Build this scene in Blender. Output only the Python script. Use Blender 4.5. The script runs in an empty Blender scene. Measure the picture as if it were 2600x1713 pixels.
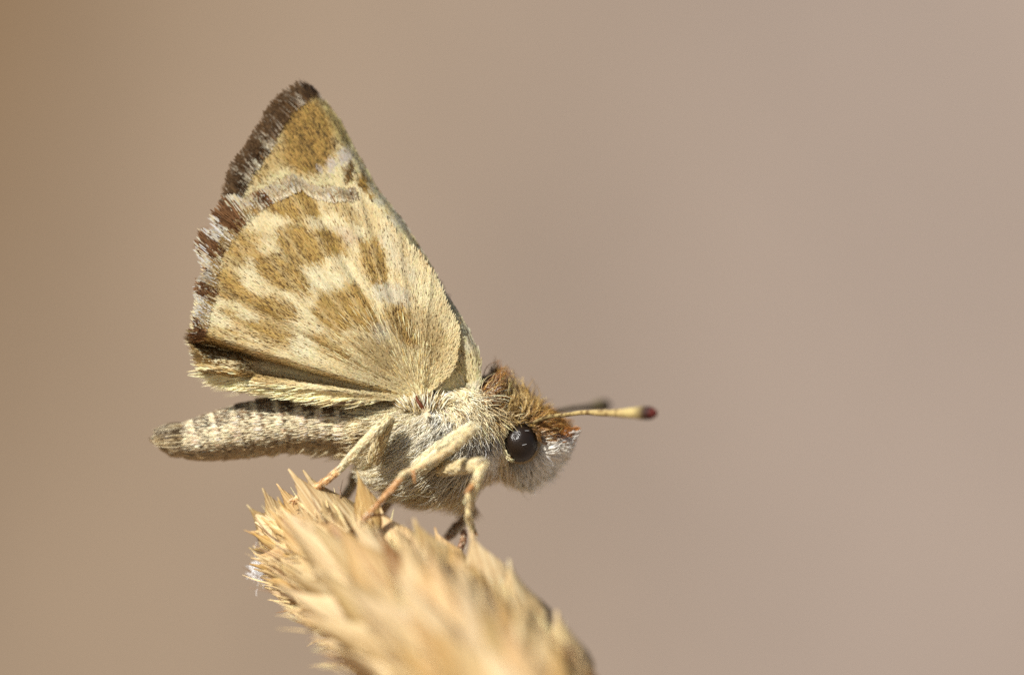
import bpy, bmesh, math
import numpy as np
from mathutils import Vector, Matrix

# ------------------------------------------------------------------ camera, sky, sun, exposure
# one Blender unit = 1 cm; the frame is about 4.1 cm wide at the butterfly
sc = bpy.context.scene
sc.unit_settings.system = 'METRIC'
sc.unit_settings.scale_length = 0.01
S = 630.0          # photograph pixels per cm in the plane of the butterfly
D = 28.0           # camera distance in cm
CX, CY = 1300.0, 856.5

cam_d = bpy.data.cameras.new('camera')
cam = bpy.data.objects.new('camera', cam_d)
sc.collection.objects.link(cam)
cam.location = (0, -D, 0)
cam.rotation_euler = (math.radians(90), 0, 0)
cam_d.sensor_width = 36.0
cam_d.lens = 36.0 * D / (2600.0 / S)
cam_d.clip_start = 0.5
cam_d.clip_end = 5000.0
cam_d.dof.use_dof = True
cam_d.dof.focus_distance = D - 0.20
cam_d.dof.aperture_fstop = 0.150
sc.camera = cam

SUN_FROM = Vector((-0.58, -0.60, 0.74)).normalized()
world = bpy.data.worlds.new('World')
sc.world = world
world.use_nodes = True
wn = world.node_tree.nodes
sky = wn.new('ShaderNodeTexSky')
sky.sky_type = 'NISHITA'
sky.sun_disc = False
sky.sun_elevation = math.asin(SUN_FROM.z)
sky.sun_rotation = math.atan2(SUN_FROM.x, SUN_FROM.y)
bg = wn['Background']
bg.inputs['Strength'].default_value = 0.055
world.node_tree.links.new(sky.outputs[0], bg.inputs['Color'])

sun_d = bpy.data.lights.new('sun', 'SUN')
sun_d.energy = 5.0
sun_d.angle = math.radians(0.5)
sun_d.color = (1.0, 0.972, 0.905)
sun = bpy.data.objects.new('sun', sun_d)
sc.collection.objects.link(sun)
sun.location = SUN_FROM * 60
sun.rotation_euler = SUN_FROM.to_track_quat('Z', 'Y').to_euler()

vs = sc.view_settings
vs.view_transform = 'Standard'
vs.look = 'None'
vs.exposure = 0.36
vs.gamma = 1.0
vs.use_curve_mapping = False
sc.render.engine = 'CYCLES'
sc.cycles.max_bounces = 9
sc.cycles.diffuse_bounces = 6
sc.cycles.transmission_bounces = 3
sc.cycles.caustics_reflective = False
sc.cycles.caustics_refractive = False
sc.cycles.use_denoising = False
sc.cycles.use_adaptive_sampling = False
sc.render.film_transparent = False

COL = sc.collection
RNG = np.random.default_rng(11)


# ------------------------------------------------------------------ helpers
def lin(r, g, b):
    c = np.array([r, g, b], float) / 255.0
    return np.where(c <= 0.04045, c / 12.92, ((c + 0.062) / 1.055) ** 2.4)


def P3(px, py, y):
    px = np.asarray(px, float); py = np.asarray(py, float); y = np.asarray(y, float)
    k = (D + y) / D / S
    return np.stack([(px - CX) * k, y + 0 * px, (CY - py) * k], -1)


def to_px(p):
    k = D / (D + p[..., 1]) * S
    return CX + p[..., 0] * k, CY - p[..., 2] * k


def unit(v):
    return v / np.maximum(np.linalg.norm(v, axis=-1, keepdims=True), 1e-9)


def smooth(a, b, x):
    t = np.clip((x - a) / (b - a), 0, 1)
    return t * t * (3 - 2 * t)


_perm = np.random.default_rng(3).random((256, 256))


def vnoise(x, y):
    x = np.asarray(x, float); y = np.asarray(y, float)
    xi = np.floor(x).astype(int); yi = np.floor(y).astype(int)
    fx = x - xi; fy = y - yi
    fx = fx * fx * (3 - 2 * fx); fy = fy * fy * (3 - 2 * fy)
    g = lambda i, j: _perm[i % 256, j % 256]
    return (g(xi, yi) * (1 - fx) * (1 - fy) + g(xi + 1, yi) * fx * (1 - fy)
            + g(xi, yi + 1) * (1 - fx) * fy + g(xi + 1, yi + 1) * fx * fy)


def fbm(x, y):
    return (vnoise(x, y) + 0.5 * vnoise(2.1 * x + 7, 2.1 * y + 3) + 0.25 * vnoise(4.3 * x + 1, 4.3 * y + 9)) / 1.75


def add_col(me, cols):
    at = me.attributes.new('col', 'FLOAT_COLOR', 'POINT')
    c = np.ones((len(cols), 4), np.float32)
    c[:, :3] = cols
    at.data.foreach_set('color', c.ravel())


def mesh_obj(name, verts, faces, mat, parent=None, base=(0, 0, 0), cols=None, shade=True, kind=None):
    verts = np.asarray(verts, float) - np.asarray(base, float)
    me = bpy.data.meshes.new(name)
    me.from_pydata(verts.tolist(), [], [list(map(int, f)) for f in faces] if not isinstance(faces, np.ndarray) else faces.tolist())
    if cols is not None:
        add_col(me, cols)
    me.materials.append(mat)
    if shade:
        me.polygons.foreach_set('use_smooth', np.ones(len(me.polygons), bool))
    me.update()
    o = bpy.data.objects.new(name, me)
    COL.objects.link(o)
    if parent is not None:
        o.parent = parent
    if kind:
        o['kind'] = kind
    return o


def hair_obj(name, pts, rad, cols, mat, parent, base, kind='stuff'):
    """pts (N,K,3), rad (N,K), cols (N,K,3)"""
    N, K, _ = pts.shape
    cu = bpy.data.hair_curves.new(name)
    cu.add_curves([K] * N)
    p = (pts - np.asarray(base, float)).astype(np.float32)
    cu.attributes['position'].data.foreach_set('vector', p.ravel())
    ra = cu.attributes.get('radius') or cu.attributes.new('radius', 'FLOAT', 'POINT')
    ra.data.foreach_set('value', rad.astype(np.float32).ravel())
    ca = cu.attributes.new('col', 'FLOAT_COLOR', 'POINT')
    c = np.ones((N * K, 4), np.float32)
    c[:, :3] = cols.reshape(-1, 3)
    ca.data.foreach_set('color', c.ravel())
    cu.materials.append(mat)
    o = bpy.data.objects.new(name, cu)
    COL.objects.link(o)
    o.parent = parent
    o['kind'] = kind
    return o


def empty(name, loc, label, cat, group=None):
    o = bpy.data.objects.new(name, None)
    o.empty_display_size = 0.2
    COL.objects.link(o)
    o.location = loc
    o['label'] = label
    o['category'] = cat
    if group:
        o['group'] = group
    return o


def tube(path, radii, segs=12, sub=6, squash=1.0):
    """smooth tapered tube through 3-D points; returns verts, faces, param per vertex"""
    path = np.asarray(path, float); radii = np.asarray(radii, float)
    n = len(path)
    P = np.vstack([2 * path[0] - path[1], path, 2 * path[-1] - path[-2]])
    pts, rr, tt = [], [], []
    for i in range(n - 1):
        p0, p1, p2, p3 = P[i], P[i + 1], P[i + 2], P[i + 3]
        for k in range(sub):
            t = k / sub
            pts.append(0.5 * (2 * p1 + (p2 - p0) * t + (2 * p0 - 5 * p1 + 4 * p2 - p3) * t * t + (3 * p1 - p0 - 3 * p2 + p3) * t ** 3))
            s = t * t * (3 - 2 * t)
            rr.append(radii[i] * (1 - s) + radii[i + 1] * s)
            tt.append((i + t) / (n - 1))
    pts.append(path[-1]); rr.append(radii[-1]); tt.append(1.0)
    pts = np.array(pts); rr = np.array(rr); tt = np.array(tt)
    # rounded ends
    d0 = unit(pts[0] - pts[1]); d1 = unit(pts[-1] - pts[-2])
    pts = np.vstack([pts[0] + d0 * rr[0] * 0.8, pts[0] + d0 * rr[0] * 0.5, pts, pts[-1] + d1 * rr[-1] * 0.5, pts[-1] + d1 * rr[-1] * 0.8])
    rr = np.concatenate([[rr[0] * 0.3, rr[0] * 0.8], rr, [rr[-1] * 0.8, rr[-1] * 0.3]])
    tt = np.concatenate([[0, 0], tt, [1, 1]])
    tan = unit(np.gradient(pts, axis=0))
    ref = np.array([0, 1.0, 0])
    V, T = [], []
    for p, r, t, g in zip(pts, rr, tt, tan):
        a = np.cross(ref, g)
        if np.linalg.norm(a) < 1e-4:
            a = np.array([1.0, 0, 0])
        a = unit(a); b = np.cross(g, a)
        for j in range(segs):
            f = 2 * math.pi * j / segs
            V.append(p + r * (math.cos(f) * a + squash * math.sin(f) * b)); T.append(t)
    F = []
    m = len(pts)
    for i in range(m - 1):
        for j in range(segs):
            k = (j + 1) % segs
            F.append((i * segs + j, i * segs + k, (i + 1) * segs + k, (i + 1) * segs + j))
    F.append(tuple(range(segs - 1, -1, -1)))
    F.append(tuple((m - 1) * segs + j for j in range(segs)))
    return np.array(V), F, np.array(T)


# ------------------------------------------------------------------ materials
def new_mat(name):
    m = bpy.data.materials.new(name)
    m.use_nodes = True
    return m, m.node_tree.nodes, m.node_tree.links, m.node_tree.nodes['Principled BSDF'], m.node_tree.nodes['Material Output']


def attr_mat(name, rough=0.5, spec=0.35, transl=0.25, sheen=0.0, noise=None, coat=0.0):
    m, n, l, b, out = new_mat(name)
    a = n.new('ShaderNodeAttribute'); a.attribute_name = 'col'
    src = a.outputs['Color']
    if noise:
        tc = n.new('ShaderNodeTexCoord')
        nz = n.new('ShaderNodeTexNoise'); nz.inputs['Scale'].default_value = noise[0]; nz.inputs['Detail'].default_value = 4
        mr = n.new('ShaderNodeMapRange'); mr.inputs['From Min'].default_value = 0.3; mr.inputs['From Max'].default_value = 0.7
        mr.inputs['To Min'].default_value = 1 - noise[1]; mr.inputs['To Max'].default_value = 1 + noise[1]
        mx = n.new('ShaderNodeMix'); mx.data_type = 'RGBA'; mx.blend_type = 'MULTIPLY'; mx.inputs['Factor'].default_value = 1.0
        l.new(tc.outputs['Object'], nz.inputs['Vector']); l.new(nz.outputs['Fac'], mr.inputs['Value'])
        l.new(src, mx.inputs[6]); l.new(mr.outputs[0], mx.inputs[7])
        src = mx.outputs[2]
        bp = n.new('ShaderNodeBump'); bp.inputs['Strength'].default_value = 0.25; bp.inputs['Distance'].default_value = 0.01
        l.new(nz.outputs['Fac'], bp.inputs['Height']); l.new(bp.outputs[0], b.inputs['Normal'])
    l.new(src, b.inputs['Base Color'])
    b.inputs['Roughness'].default_value = rough
    b.inputs['Specular IOR Level'].default_value = spec
    b.inputs['Sheen Weight'].default_value = sheen
    b.inputs['Coat Weight'].default_value = coat
    if transl > 0:
        t = n.new('ShaderNodeBsdfTranslucent')
        l.new(src, t.inputs['Color'])
        mix = n.new('ShaderNodeMixShader'); mix.inputs['Fac'].default_value = transl
        l.new(b.outputs[0], mix.inputs[1]); l.new(t.outputs[0], mix.inputs[2])
        l.new(mix.outputs[0], out.inputs['Surface'])
    return m


M_SCALE = attr_mat('wing_scale', rough=0.42, spec=0.4, transl=0.18)
M_MEMB = attr_mat('wing_membrane', rough=0.5, spec=0.3, transl=0.2)
M_FRINGE = attr_mat('wing_fringe', rough=0.5, spec=0.35, transl=0.3)
M_FUR = attr_mat('fur', rough=0.40, spec=0.5, transl=0.12)
M_BODY = attr_mat('body_skin', rough=0.6, spec=0.3, transl=0.0)
M_LEG = attr_mat('leg_cuticle', rough=0.4, spec=0.45, transl=0.0, noise=(70, 0.12))
M_ANT = attr_mat('antenna_cuticle', rough=0.6, spec=0.25, transl=0.0, noise=(80, 0.25))


def eye_mat():
    m, n, l, b, out = new_mat('compound_eye')
    tc = n.new('ShaderNodeTexCoord')
    v = n.new('ShaderNodeTexVoronoi'); v.inputs['Scale'].default_value = 42.0; v.inputs['Randomness'].default_value = 0.12
    r = n.new('ShaderNodeValToRGB')
    r.color_ramp.elements[0].color = (0.040, 0.023, 0.013, 1); r.color_ramp.elements[1].color = (0.007, 0.005, 0.004, 1)
    r.color_ramp.elements[1].position = 0.75
    bp = n.new('ShaderNodeBump'); bp.inputs['Strength'].default_value = 0.22; bp.inputs['Distance'].default_value = 0.004; bp.invert = True
    l.new(tc.outputs['Object'], v.inputs['Vector']); l.new(v.outputs['Distance'], r.inputs['Fac'])
    l.new(r.outputs[0], b.inputs['Base Color']); l.new(v.outputs['Distance'], bp.inputs['Height']); l.new(bp.outputs[0], b.inputs['Normal'])
    b.inputs['Roughness'].default_value = 0.20
    b.inputs['Specular IOR Level'].default_value = 0.36
    return m


M_EYE = eye_mat()


def straw_mat(name, c0, c1, c2, speck=0.35, speck_scale=32.0):
    m, n, l, b, out = new_mat(name)
    tc = n.new('ShaderNodeTexCoord')
    oi = n.new('ShaderNodeObjectInfo')
    mp = n.new('ShaderNodeMapping'); mp.inputs['Scale'].default_value = (22, 22, 1.3)
    l.new(tc.outputs['Object'], mp.inputs['Vector'])
    add = n.new('ShaderNodeVectorMath'); add.operation = 'ADD'
    mul = n.new('ShaderNodeVectorMath'); mul.operation = 'SCALE'; mul.inputs['Scale'].default_value = 37.0
    cmb = n.new('ShaderNodeCombineXYZ')
    for k in range(3):
        l.new(oi.outputs['Random'], cmb.inputs[k])
    l.new(cmb.outputs[0], mul.inputs[0]); l.new(mp.outputs[0], add.inputs[0]); l.new(mul.outputs[0], add.inputs[1])
    nz = n.new('ShaderNodeTexNoise'); nz.inputs['Scale'].default_value = 1.0; nz.inputs['Detail'].default_value = 3
    l.new(add.outputs[0], nz.inputs['Vector'])
    rp = n.new('ShaderNodeValToRGB')
    e = rp.color_ramp.elements
    e[0].position = 0.28; e[0].color = (*lin(*c0), 1)
    e[1].position = 0.72; e[1].color = (*lin(*c2), 1)
    k = e.new(0.5); k.color = (*lin(*c1), 1)
    l.new(nz.outputs['Fac'], rp.inputs['Fac'])
    # grime specks
    ad2 = n.new('ShaderNodeVectorMath'); ad2.operation = 'ADD'
    l.new(tc.outputs['Object'], ad2.inputs[0]); l.new(mul.outputs[0], ad2.inputs[1])
    n2 = n.new('ShaderNodeTexNoise'); n2.inputs['Scale'].default_value = speck_scale; n2.inputs['Detail'].default_value = 3
    l.new(ad2.outputs[0], n2.inputs['Vector'])
    n3 = n.new('ShaderNodeTexNoise'); n3.inputs['Scale'].default_value = 2.4; n3.inputs['Detail'].default_value = 2
    l.new(ad2.outputs[0], n3.inputs['Vector'])
    sp = n.new('ShaderNodeMapRange'); sp.inputs['From Min'].default_value = 0.60; sp.inputs['From Max'].default_value = 0.68
    l.new(n2.outputs['Fac'], sp.inputs['Value'])
    s3 = n.new('ShaderNodeMapRange'); s3.inputs['From Min'].default_value = 0.42; s3.inputs['From Max'].default_value = 0.62
    l.new(n3.outputs['Fac'], s3.inputs['Value'])
    mm = n.new('ShaderNodeMath'); mm.operation = 'MULTIPLY'
    l.new(sp.outputs[0], mm.inputs[0]); l.new(s3.outputs[0], mm.inputs[1])
    m2 = n.new('ShaderNodeMath'); m2.operation = 'MULTIPLY'; m2.inputs[1].default_value = speck
    l.new(mm.outputs[0], m2.inputs[0])
    mx = n.new('ShaderNodeMix'); mx.data_type = 'RGBA'
    l.new(m2.outputs[0], mx.inputs['Factor']); l.new(rp.outputs[0], mx.inputs[6]); mx.inputs[7].default_value = (0.03, 0.02, 0.015, 1)
    # object to object tint
    hs = n.new('ShaderNodeHueSaturation')
    vr = n.new('ShaderNodeMapRange'); vr.inputs['To Min'].default_value = 0.70; vr.inputs['To Max'].default_value = 1.10
    sr = n.new('ShaderNodeMapRange'); sr.inputs['To Min'].default_value = 1.10; sr.inputs['To Max'].default_value = 0.88
    l.new(oi.outputs['Random'], vr.inputs['Value']); l.new(oi.outputs['Random'], sr.inputs['Value'])
    l.new(vr.outputs[0], hs.inputs['Value']); l.new(sr.outputs[0], hs.inputs['Saturation']); l.new(mx.outputs[2], hs.inputs['Color'])
    l.new(hs.outputs[0], b.inputs['Base Color'])
    b.inputs['Roughness'].default_value = 0.48
    b.inputs['Specular IOR Level'].default_value = 0.4
    bp = n.new('ShaderNodeBump'); bp.inputs['Strength'].default_value = 0.55; bp.inputs['Distance'].default_value = 0.015
    l.new(nz.outputs['Fac'], bp.inputs['Height']); l.new(bp.outputs[0], b.inputs['Normal'])
    t = n.new('ShaderNodeBsdfTranslucent'); l.new(hs.outputs[0], t.inputs['Color'])
    mix = n.new('ShaderNodeMixShader'); mix.inputs['Fac'].default_value = 0.22
    l.new(b.outputs[0], mix.inputs[1]); l.new(t.outputs[0], mix.inputs[2]); l.new(mix.outputs[0], out.inputs['Surface'])
    return m


M_STRAW = [straw_mat('straw_pale', (180, 142, 92), (218, 187, 131), (230, 210, 165), 0.45),
           straw_mat('straw_ochre', (166, 122, 70), (212, 173, 110), (226, 198, 138), 0.45),
           straw_mat('straw_weathered', (160, 128, 88), (206, 176, 124), (222, 202, 160), 0.95, 40.0),
           straw_mat('straw_brown', (92, 58, 30), (156, 110, 62), (206, 162, 102), 0.5)]


def ground_mat():
    m, n, l, b, out = new_mat('dry_earth')
    a = n.new('ShaderNodeAttribute'); a.attribute_name = 'col'
    tc = n.new('ShaderNodeTexCoord')
    nz = n.new('ShaderNodeTexNoise'); nz.inputs['Scale'].default_value = 0.9; nz.inputs['Detail'].default_value = 6
    l.new(tc.outputs['Object'], nz.inputs['Vector'])
    mr = n.new('ShaderNodeMapRange'); mr.inputs['To Min'].default_value = 0.75; mr.inputs['To Max'].default_value = 1.25
    l.new(nz.outputs['Fac'], mr.inputs['Value'])
    mx = n.new('ShaderNodeMix'); mx.data_type = 'RGBA'; mx.blend_type = 'MULTIPLY'; mx.inputs['Factor'].default_value = 1.0
    l.new(a.outputs['Color'], mx.inputs[6]); l.new(mr.outputs[0], mx.inputs[7])
    l.new(mx.outputs[2], b.inputs['Base Color'])
    b.inputs['Roughness'].default_value = 0.95
    b.inputs['Specular IOR Level'].default_value = 0.1
    bp = n.new('ShaderNodeBump'); bp.inputs['Strength'].default_value = 0.4; bp.inputs['Distance'].default_value = 0.5
    l.new(nz.outputs['Fac'], bp.inputs['Height']); l.new(bp.outputs[0], b.inputs['Normal'])
    return m


# ------------------------------------------------------------------ the setting: dry ground that climbs into a bank behind
def build_ground():
    nx, ny = 150, 170
    xs = np.sinh(np.linspace(-4.2, 4.2, nx)) * 12
    ys = np.concatenate([np.linspace(-320, -30, 40), np.linspace(-26, 160, 90), np.linspace(170, 900, 40)])
    X, Y = np.meshgrid(xs, ys, indexing='ij')
    Z = -20 + 0.52 * np.clip(Y - 14, 0, 140) + np.clip(Y - 154, 0, None) * 0.06
    Z = Z - 0.6 * 30 * np.tanh(X / 30) * smooth(8, 40, Y)  # side slope shaped so the sun only grazes the bank
    Z = Z + (fbm(X * 0.11 + 5, Y * 0.11) - 0.5) * 1.2 + (fbm(X * 0.5, Y * 0.5) - 0.5) * 0.5
    V = np.stack([X, Y, Z], -1).reshape(-1, 3)
    F = []
    for i in range(nx - 1):
        for j in range(ny - 1):
            a = i * ny + j
            F.append((a, a + ny, a + ny + 1, a + 1))
    x, y, z = V[:, 0], V[:, 1], V[:, 2]
    grey = lin(161, 143, 129); tan = lin(160, 138, 115); ochre = lin(108, 78, 40)
    # pale earth to the right, dry tan soil, a stand of ochre dead grass litter on the left of the bank
    a = smooth(-5, 4.5, x + 2.0 * (fbm(x * 0.15, y * 0.15) - 0.5))[:, None]
    c = tan * (1 - a) + grey * a
    o = (smooth(-2.0, -8.0, x + 0.9 * (fbm(x * .2 + 9, y * .2) - .5)) * smooth(-7.0, 5.0, z + 1.2 * (fbm(x * .2, z * .2 + 4) - .5)))[:, None]
    c = c * (1 - 0.85 * o) + ochre * 0.85 * o
    c = c * (0.9 + 0.2 * fbm(x * 0.3 + 20, y * 0.3))[:, None]
    o = mesh_obj('ground', V, F, ground_mat(), cols=c)
    o['kind'] = 'structure'
    o['label'] = 'pale dry earth bank out of focus behind the butterfly'
    return o


build_ground()

# ------------------------------------------------------------------ the butterfly
BB = P3(1000, 1335, -0.2)
fly = empty('butterfly', BB.tolist(), 'small cream and ochre skipper butterfly with raised mottled wings perched on the dry seed head', 'butterfly')


# ---- body loft: (px, upper edge, lower edge, half depth px)
RING = np.array([
    (406, 1106, 1122, 6), (416, 1098, 1130, 14), (434, 1090, 1144, 25), (454, 1083, 1154, 36), (480, 1074, 1160, 44), (520, 1058, 1164, 50),
    (560, 1046, 1162, 54), (610, 1030, 1158, 60), (660, 1018, 1152, 63), (720, 1010, 1146, 66), (790, 1010, 1142, 68),
    (860, 1014, 1142, 70), (920, 1016, 1152, 78), (970, 1014, 1180, 92), (1020, 1008, 1204, 108), (1080, 998, 1226, 122),
    (1140, 985, 1234, 128), (1190, 976, 1228, 122), (1230, 982, 1200, 108), (1262, 1010, 1176, 86), (1290, 1024, 1184, 84),
    (1325, 1034, 1190, 84), (1360, 1046, 1184, 74), (1388, 1060, 1168, 56), (1408, 1074, 1148, 38), (1420, 1090, 1128, 20), (1426, 1098, 1114, 8)], float)


def ring_at(u):
    up = np.interp(u, RING[:, 0], RING[:, 1]); lo = np.interp(u, RING[:, 0], RING[:, 2]); h = np.interp(u, RING[:, 0], RING[:, 3])
    return (up + lo) / 2, (lo - up) / 2, h


SEG_STEP = 54.0


def seg_phase(u, s):
    return ((u - 516 - 14 * s) / SEG_STEP) % 1.0


def build_body():
    us = np.concatenate([np.linspace(406, 900, 150), np.linspace(905, 1426, 70)])
    ker = np.array([1, 2, 3, 2, 1]) / 9.0
    cy, rz, ry = ring_at(us)
    f = lambda a: np.convolve(np.pad(a, 2, 'edge'), ker, 'valid')
    cy, rz, ry = f(cy), f(rz), f(ry)
    segs = 48
    V, C = [], []
    dark = lin(80, 66, 46); pale = lin(150, 132, 98)  # belly skin kept darker to paint shade under the body
    for u, c, a, b in zip(us, cy, rz, ry):
        for j in range(segs):
            t = 2 * math.pi * j / segs
            s = -math.cos(t)
            k = 1.0
            if 470 < u < 800:
                ph = float(seg_phase(u, s))
                k = 1.0 + (0.075 * (1 - ph) - 0.03) * smooth(470, 520, u) * (1 - smooth(700, 800, u))
            x = u; yv = c - a * k * math.cos(t); d = b * k * math.sin(t) / S
            V.append((x, yv, d))
            C.append(dark * (0.5 - 0.5 * s) + pale * (0.5 + 0.5 * s))
    V = np.array(V)
    W = P3(V[:, 0], V[:, 1], V[:, 2])
    n = len(us)
    F = []
    for i in range(n - 1):
        for j in range(segs):
            k = (j + 1) % segs
            F.append((i * segs + j, i * segs + k, (i + 1) * segs + k, (i + 1) * segs + j))
    F.append(tuple(range(segs - 1, -1, -1))); F.append(tuple((n - 1) * segs + j for j in range(segs)))
    o = mesh_obj('body', W, F, M_BODY, fly, BB, np.array(C))
    return o, W.reshape(n, segs, 3)


body, BG = build_body()


def sample_body(N, u0, u1, rng):
    n, s, _ = BG.shape
    A = BG[:-1]; B = np.roll(A, -1, 1); Cc = BG[1:]; Dd = np.roll(Cc, -1, 1)
    nr = np.cross(B - A, Cc - A)
    ar = np.linalg.norm(nr, axis=-1)
    cu, cv = to_px(A)
    w = ar * ((cu >= u0) & (cu <= u1))
    # fewer on the side turned away
    w = w * np.where(A[..., 1] > 0.06, 0.35, 1.0)
    w = (w / w.sum()).ravel()
    idx = rng.choice(w.size, N, p=w)
    i, j = np.unravel_index(idx, ar.shape)
    a = rng.random(N)[:, None]; b = rng.random(N)[:, None]
    p = A[i, j] * (1 - a) * (1 - b) + B[i, j] * a * (1 - b) + Cc[i, j] * (1 - a) * b + Dd[i, j] * a * b
    nn = unit(nr[i, j])
    # outward
    uu, vv = to_px(p)
    c, rz, _ = ring_at(uu)
    out = np.stack([0 * uu, p[:, 1], -(vv - c) / S], -1)
    sg = np.sign((nn * out).sum(-1)); sg[sg == 0] = 1
    return p, nn * sg[:, None]


def make_hairs(p, nrm, d2, L, lift, jitter, rng, K=5, droop=0.0, clump=0.45, cell=15.0, curl=0.12):
    """d2 (N,2) image-space direction (x right, y down), L px -> points (N,K,3)"""
    N = len(p)
    d = np.stack([d2[:, 0], 0 * d2[:, 0], -d2[:, 1]], -1)
    d = unit(d)
    d = d - (d * nrm).sum(-1, keepdims=True) * nrm * 0.9
    d = unit(d + 1e-4)
    u, v = to_px(p)
    nj = np.stack([vnoise(u / 26, v / 26) - .5, vnoise(u / 26 + 50, v / 26) - .5, vnoise(u / 26, v / 26 + 50) - .5], -1)
    d = unit(d + lift[:, None] * nrm + jitter * rng.normal(0, 0.55, (N, 3)) + jitter * 1.6 * nj)
    Lc = (L / S)[:, None]
    t = np.linspace(0, 1, K)
    side = unit(np.cross(d, nrm) + 1e-5)
    cv = rng.normal(0, curl, N)[:, None]
    tip = p + d * Lc
    if clump > 0:
        ci = np.floor((u + 12 * vnoise(u / 9, v / 9)) / cell).astype(int) * 5000 + np.floor((v + 12 * vnoise(u / 9 + 40, v / 9)) / cell).astype(int)
        ci = ci * 2 + (p[:, 1] > 0)
        _, inv = np.unique(ci, return_inverse=True)
        m = inv.max() + 1
        cnt = np.bincount(inv, minlength=m)[:, None]
        mt = np.stack([np.bincount(inv, tip[:, k], m) for k in range(3)], -1) / cnt
        kk = clump * (0.6 + 0.8 * rng.random(m))[:, None]
        md = mt[inv] - tip
        # keep the length: pull sideways only
        md = md - (md * d).sum(-1, keepdims=True) * d * 0.7
        tip = tip + np.clip(kk[inv], 0, .9) * md
    mid_off = side * cv * Lc - nrm * 0.0
    pts = np.empty((N, K, 3))
    down = np.array([0, 0, -1.0])
    for k, tk in enumerate(t):
        pts[:, k] = p * (1 - tk) + tip * tk + mid_off * (4 * tk * (1 - tk)) + nrm * Lc * 0.10 * (4 * tk * (1 - tk)) + down * droop * Lc * tk * tk
    return pts


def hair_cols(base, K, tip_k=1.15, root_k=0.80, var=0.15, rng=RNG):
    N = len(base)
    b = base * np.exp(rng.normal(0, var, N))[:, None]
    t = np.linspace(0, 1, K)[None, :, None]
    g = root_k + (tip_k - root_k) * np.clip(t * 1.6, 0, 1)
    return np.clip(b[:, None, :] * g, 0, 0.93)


def hair_rad(N, K, r, rng, tip=0.25):
    t = np.linspace(0, 1, K)[None, :]
    prof = np.where(t < 0.5, 1.0, 1.0 - (1 - tip) * (t - 0.5) / 0.5)
    return r * (0.7 + 0.6 * rng.random((N, 1))) * prof


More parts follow.
